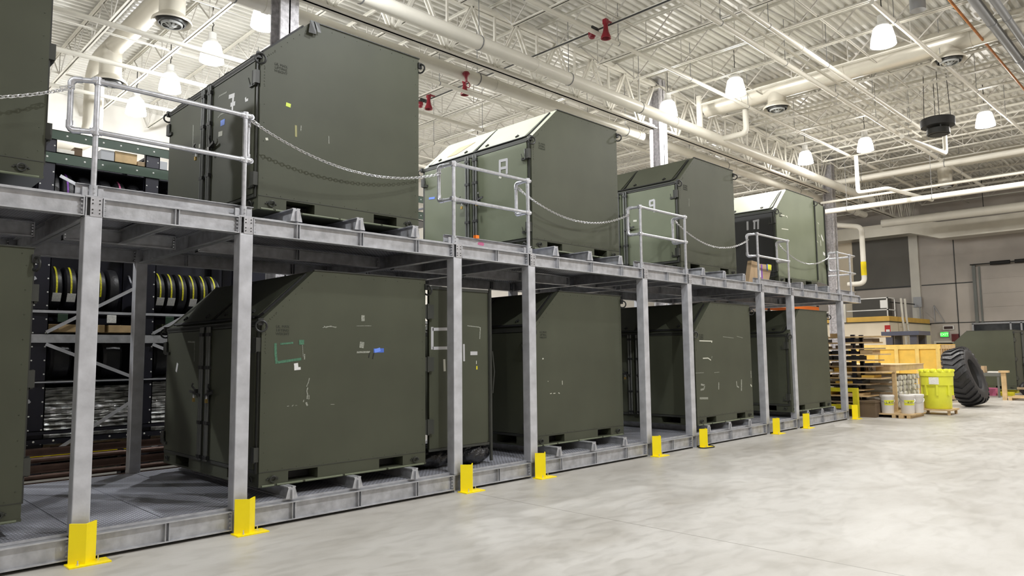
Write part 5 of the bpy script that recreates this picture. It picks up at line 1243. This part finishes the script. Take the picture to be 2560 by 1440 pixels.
# big yellow plywood crate
t = thing('plywood_crate', (27.9, 1.4, 0), 'big yellow plywood crate behind the slatted crate and the tyre', 'crate')
for yy in (.1, 1.3, 2.6): MB().box(27.0, yy, 0, 28.7, yy+.12, .05).build('skid', 'wood', t)
a0, a1, b0, b1, ht = 27.0, 28.7, -.10, 2.85, 1.90
MB().box(a0+.03, b0+.03, .05, a1, b1, ht-.02).build('plywood_panels', 'ply', t)
g = MB(); g.box(a0-.02, b0, ht-.14, a0+.03, b1, ht); g.box(a0-.02, b0, .05, a0+.03, b1, .2)
for yy in (b0+.02, .55, 1.2, 1.85, 2.5, b1-.12): g.box(a0-.02, yy, .2, a0+.03, yy+.12, ht-.14)
g.build('front_battens', 'ply2', t)
g = MB(); g.box(a0+.031, b0-.02, ht-.14, a1, b0+.028, ht-.001); g.box(a0+.031, b0-.02, .05, a1, b0+.028, .18); k = 0
for k in range(7): g.box(a0+.032+k*.26, b0-.015, .18, a0+k*.26+.12, b0+.028, ht-.14)
g.build('side_battens', 'wood', t); MB().box(a0-.02, b0-.02, ht, a1, b1, ht+.02).build('lid', 'ply', t)
t = thing('steel_stand', (27.8, 1.0, ht+.02), 'slate blue steel stand on top of the yellow plywood crate', 'stand')
MB().box(27.1, .55, ht+.34, 28.4, 1.75, ht+.48).build('top', 'navyb', t)
for x in (27.2, 28.1):
    for yy in (.65, 1.42): MB().box(x, yy, ht+.02, x+.18, yy+.22, ht+.34).build('leg', 'navyb', t)
one(MB().box(27.1, 1.4, ht+.02, 27.5, 1.95, ht+.24), 'white_case', 'bucket', 'white case on the yellow crate, left of the blue stand', 'case') if False else None
# giant tyre leaning on the crate
t = thing('giant_tyre', (25.9, -1.05, 0), 'giant black chevron tread tyre leaning against the yellow crate', 'tyre')
Rr, Wd = .90, .64
camr = Vector((cy, -sy, 0)); camf = Vector((sy, cy, 0))
tilt = math.radians(-17)
ax = (camr*math.cos(math.radians(46))-camf*math.sin(math.radians(46))).normalized()
ax = (ax*math.cos(tilt)+Vector((0, 0, 1))*math.sin(-tilt)).normalized()
axis = ax; e1 = axis.cross(Vector((0, 0, 1))).normalized(); e2 = e1.cross(axis).normalized()
if e2.z < 0: e2 = -e2
low = Rr*abs(e2.z)+Wd/2*.55*abs(axis.z)
ctr = Vector((25.55, -1.1, low*1.0))
prof = [(Rr*.50, -Wd*.30), (Rr*.52, -Wd*.44), (Rr*.66, -Wd*.52), (Rr*.84, -Wd*.5), (Rr*.93, -Wd*.44), (Rr*.955, -Wd*.2), (Rr*.96, 0), (Rr*.955, Wd*.2), (Rr*.93, Wd*.44), (Rr*.84, Wd*.5), (Rr*.66, Wd*.52), (Rr*.52, Wd*.44), (Rr*.50, Wd*.30)]
MB().lathe(prof, ctr, axis, 56, caps=False).build('carcass', 'rubber', t, smooth=True)
MB().lathe([(Rr*.50, -Wd*.30), (Rr*.60, 0), (Rr*.50, Wd*.30)], ctr, axis, 40, caps=False).build('inner_liner', 'black', t, smooth=True)
g = MB(); nl = 26
for s in (-1, 1):
    for k in range(nl):
        a = 2*PI*(k+(0 if s > 0 else .0))/nl; vs = []
        P = []
        for j in range(5):
            u = j/4; aa = a+u*.20; hh = s*(u*Wd*.50); rb = Rr*(.95 if u < .7 else .95-.10*(u-.7)/.3); rt = Rr*(1.0 if u < .7 else 1.0-.07*(u-.7)/.3)
            for dd in (-.048, .048):
                for rr in (rb, rt):
                    an = aa+dd*(1.25); P.append(ctr+axis*hh+(e1*math.cos(an)+e2*math.sin(an))*rr)
        fs = []
        for j in range(4):
            q = j*4
            fs += [(q, q+1, q+5, q+4), (q+1, q+3, q+7, q+5), (q+3, q+2, q+6, q+7), (q+2, q, q+4, q+6)]
        fs += [(0, 2, 3, 1), (16, 17, 19, 18)]
        g.add(P, fs)
g.build('tread_lugs', 'rubber', t)
# ================================================================== FAR CONTAINERS, TABLE, POSTS
far = dup(proto, (34.0, 1.36, .14), 'lone olive drab container at far right behind the steel table', None, -PI/2); del far['group']
far2 = dup(proto, (36.95, 1.30, .14), 'second olive drab container at the right edge, beyond the lone one', None, -PI/2); del far2['group']
for i, (a, b) in enumerate(((34.2, 34.6), (35.9, 36.5))):
    one(MB().box(a, -.8, 0, b, 1.3, .139), 'support_beam', 'yel2', ['yellow support beam under the lone far container, front one', 'yellow support beam under the lone far container, rear one'][i], 'support beam')
one(MB().box(37.2, -.8, 0, 37.6, 1.3, .139).box(38.8, -.8, 0, 39.2, 1.3, .139), 'support_beam', 'yel2', 'yellow support beams under the container at the right edge', 'support beam')
t = thing('steel_table', (31.4, -.35, 0), 'grey steel table standing before the lone far container', 'table')
MB().box(30.7, -.95, .84, 31.5, .35, .88).box(30.7, -.95, .76, 31.5, .35, .84).build('top', 'steelgrey', t)
for x in (30.72, 31.42):
    for yy in (-.93, .27): MB().box(x, yy, 0, x+.06, yy+.06, .76).build('leg', 'steelgrey', t)
one(MB().box(30.8, -.48, .881, 31.2, .1, 1.12), 'cardboard_box', 'card', 'cardboard box on the grey steel table', 'box')
one(MB().box(30.9, -.9, .881, 31.2, -.55, .93), 'parts_tray', 'tubew', 'pale tray of small parts on the grey steel table', 'tray')
one(MB().box(31.9, -.55, 0, 32.3, -.15, .28), 'red_crate', 'pink', 'pinkish red crate on the floor under the grey table', 'crate')
one(MB().box(32.0, -.05, 0, 33.9, .9, .14), 'yellow_plank', 'yel2', 'yellow kerb block on the floor behind the table', 'block')
one(MB().box(32.0, -1.1, 0, 32.2, -.6, .14), 'yellow_plank', 'yel2', 'short yellow kerb block right of the red crate', 'block')
t = thing('braced_pallet', (30.4, -1.9, 0), 'rough pallet with a timber upright at the right edge', 'pallet')
MB().box(29.3, -1.41, 0, 29.42, -1.28, .93).box(29.26, -1.5, .931, 29.5, -1.22, 1.0).build('upright', 'wood', t)
for k in range(4): MB().box(29.3, -2.9, .08, 30.8, -1.42, .11) if False else MB().box(29.3+k*.36, -3.2, .08, 29.55+k*.36, -1.42, .11).build('deck_board', 'wood', t)
for yy in (-3.1, -2.3, -1.55): MB().box(29.3, yy, 0, 30.65, yy+.1, .08).build('runner', 'wood', t)
t = thing('hand_truck', (33.2, -1.6, 0), 'small truck with a black wheel at the right edge', 'hand truck')
MB().box(32.6, -2.6, .22, 34.4, -1.1, .30).build('deck', 'woodd', t)
for x, yy in ((32.9, -1.3), (34.1, -1.3), (32.9, -2.4)): MB().lathe([(.1, -.05), (.23, -.06), (.25, -.03), (.25, .03), (.23, .06), (.1, .05)], (x, yy, .25), (1, 0, 0) if False else (.4, 1, 0), 24).build('wheel', 'rubber', t, smooth=True)
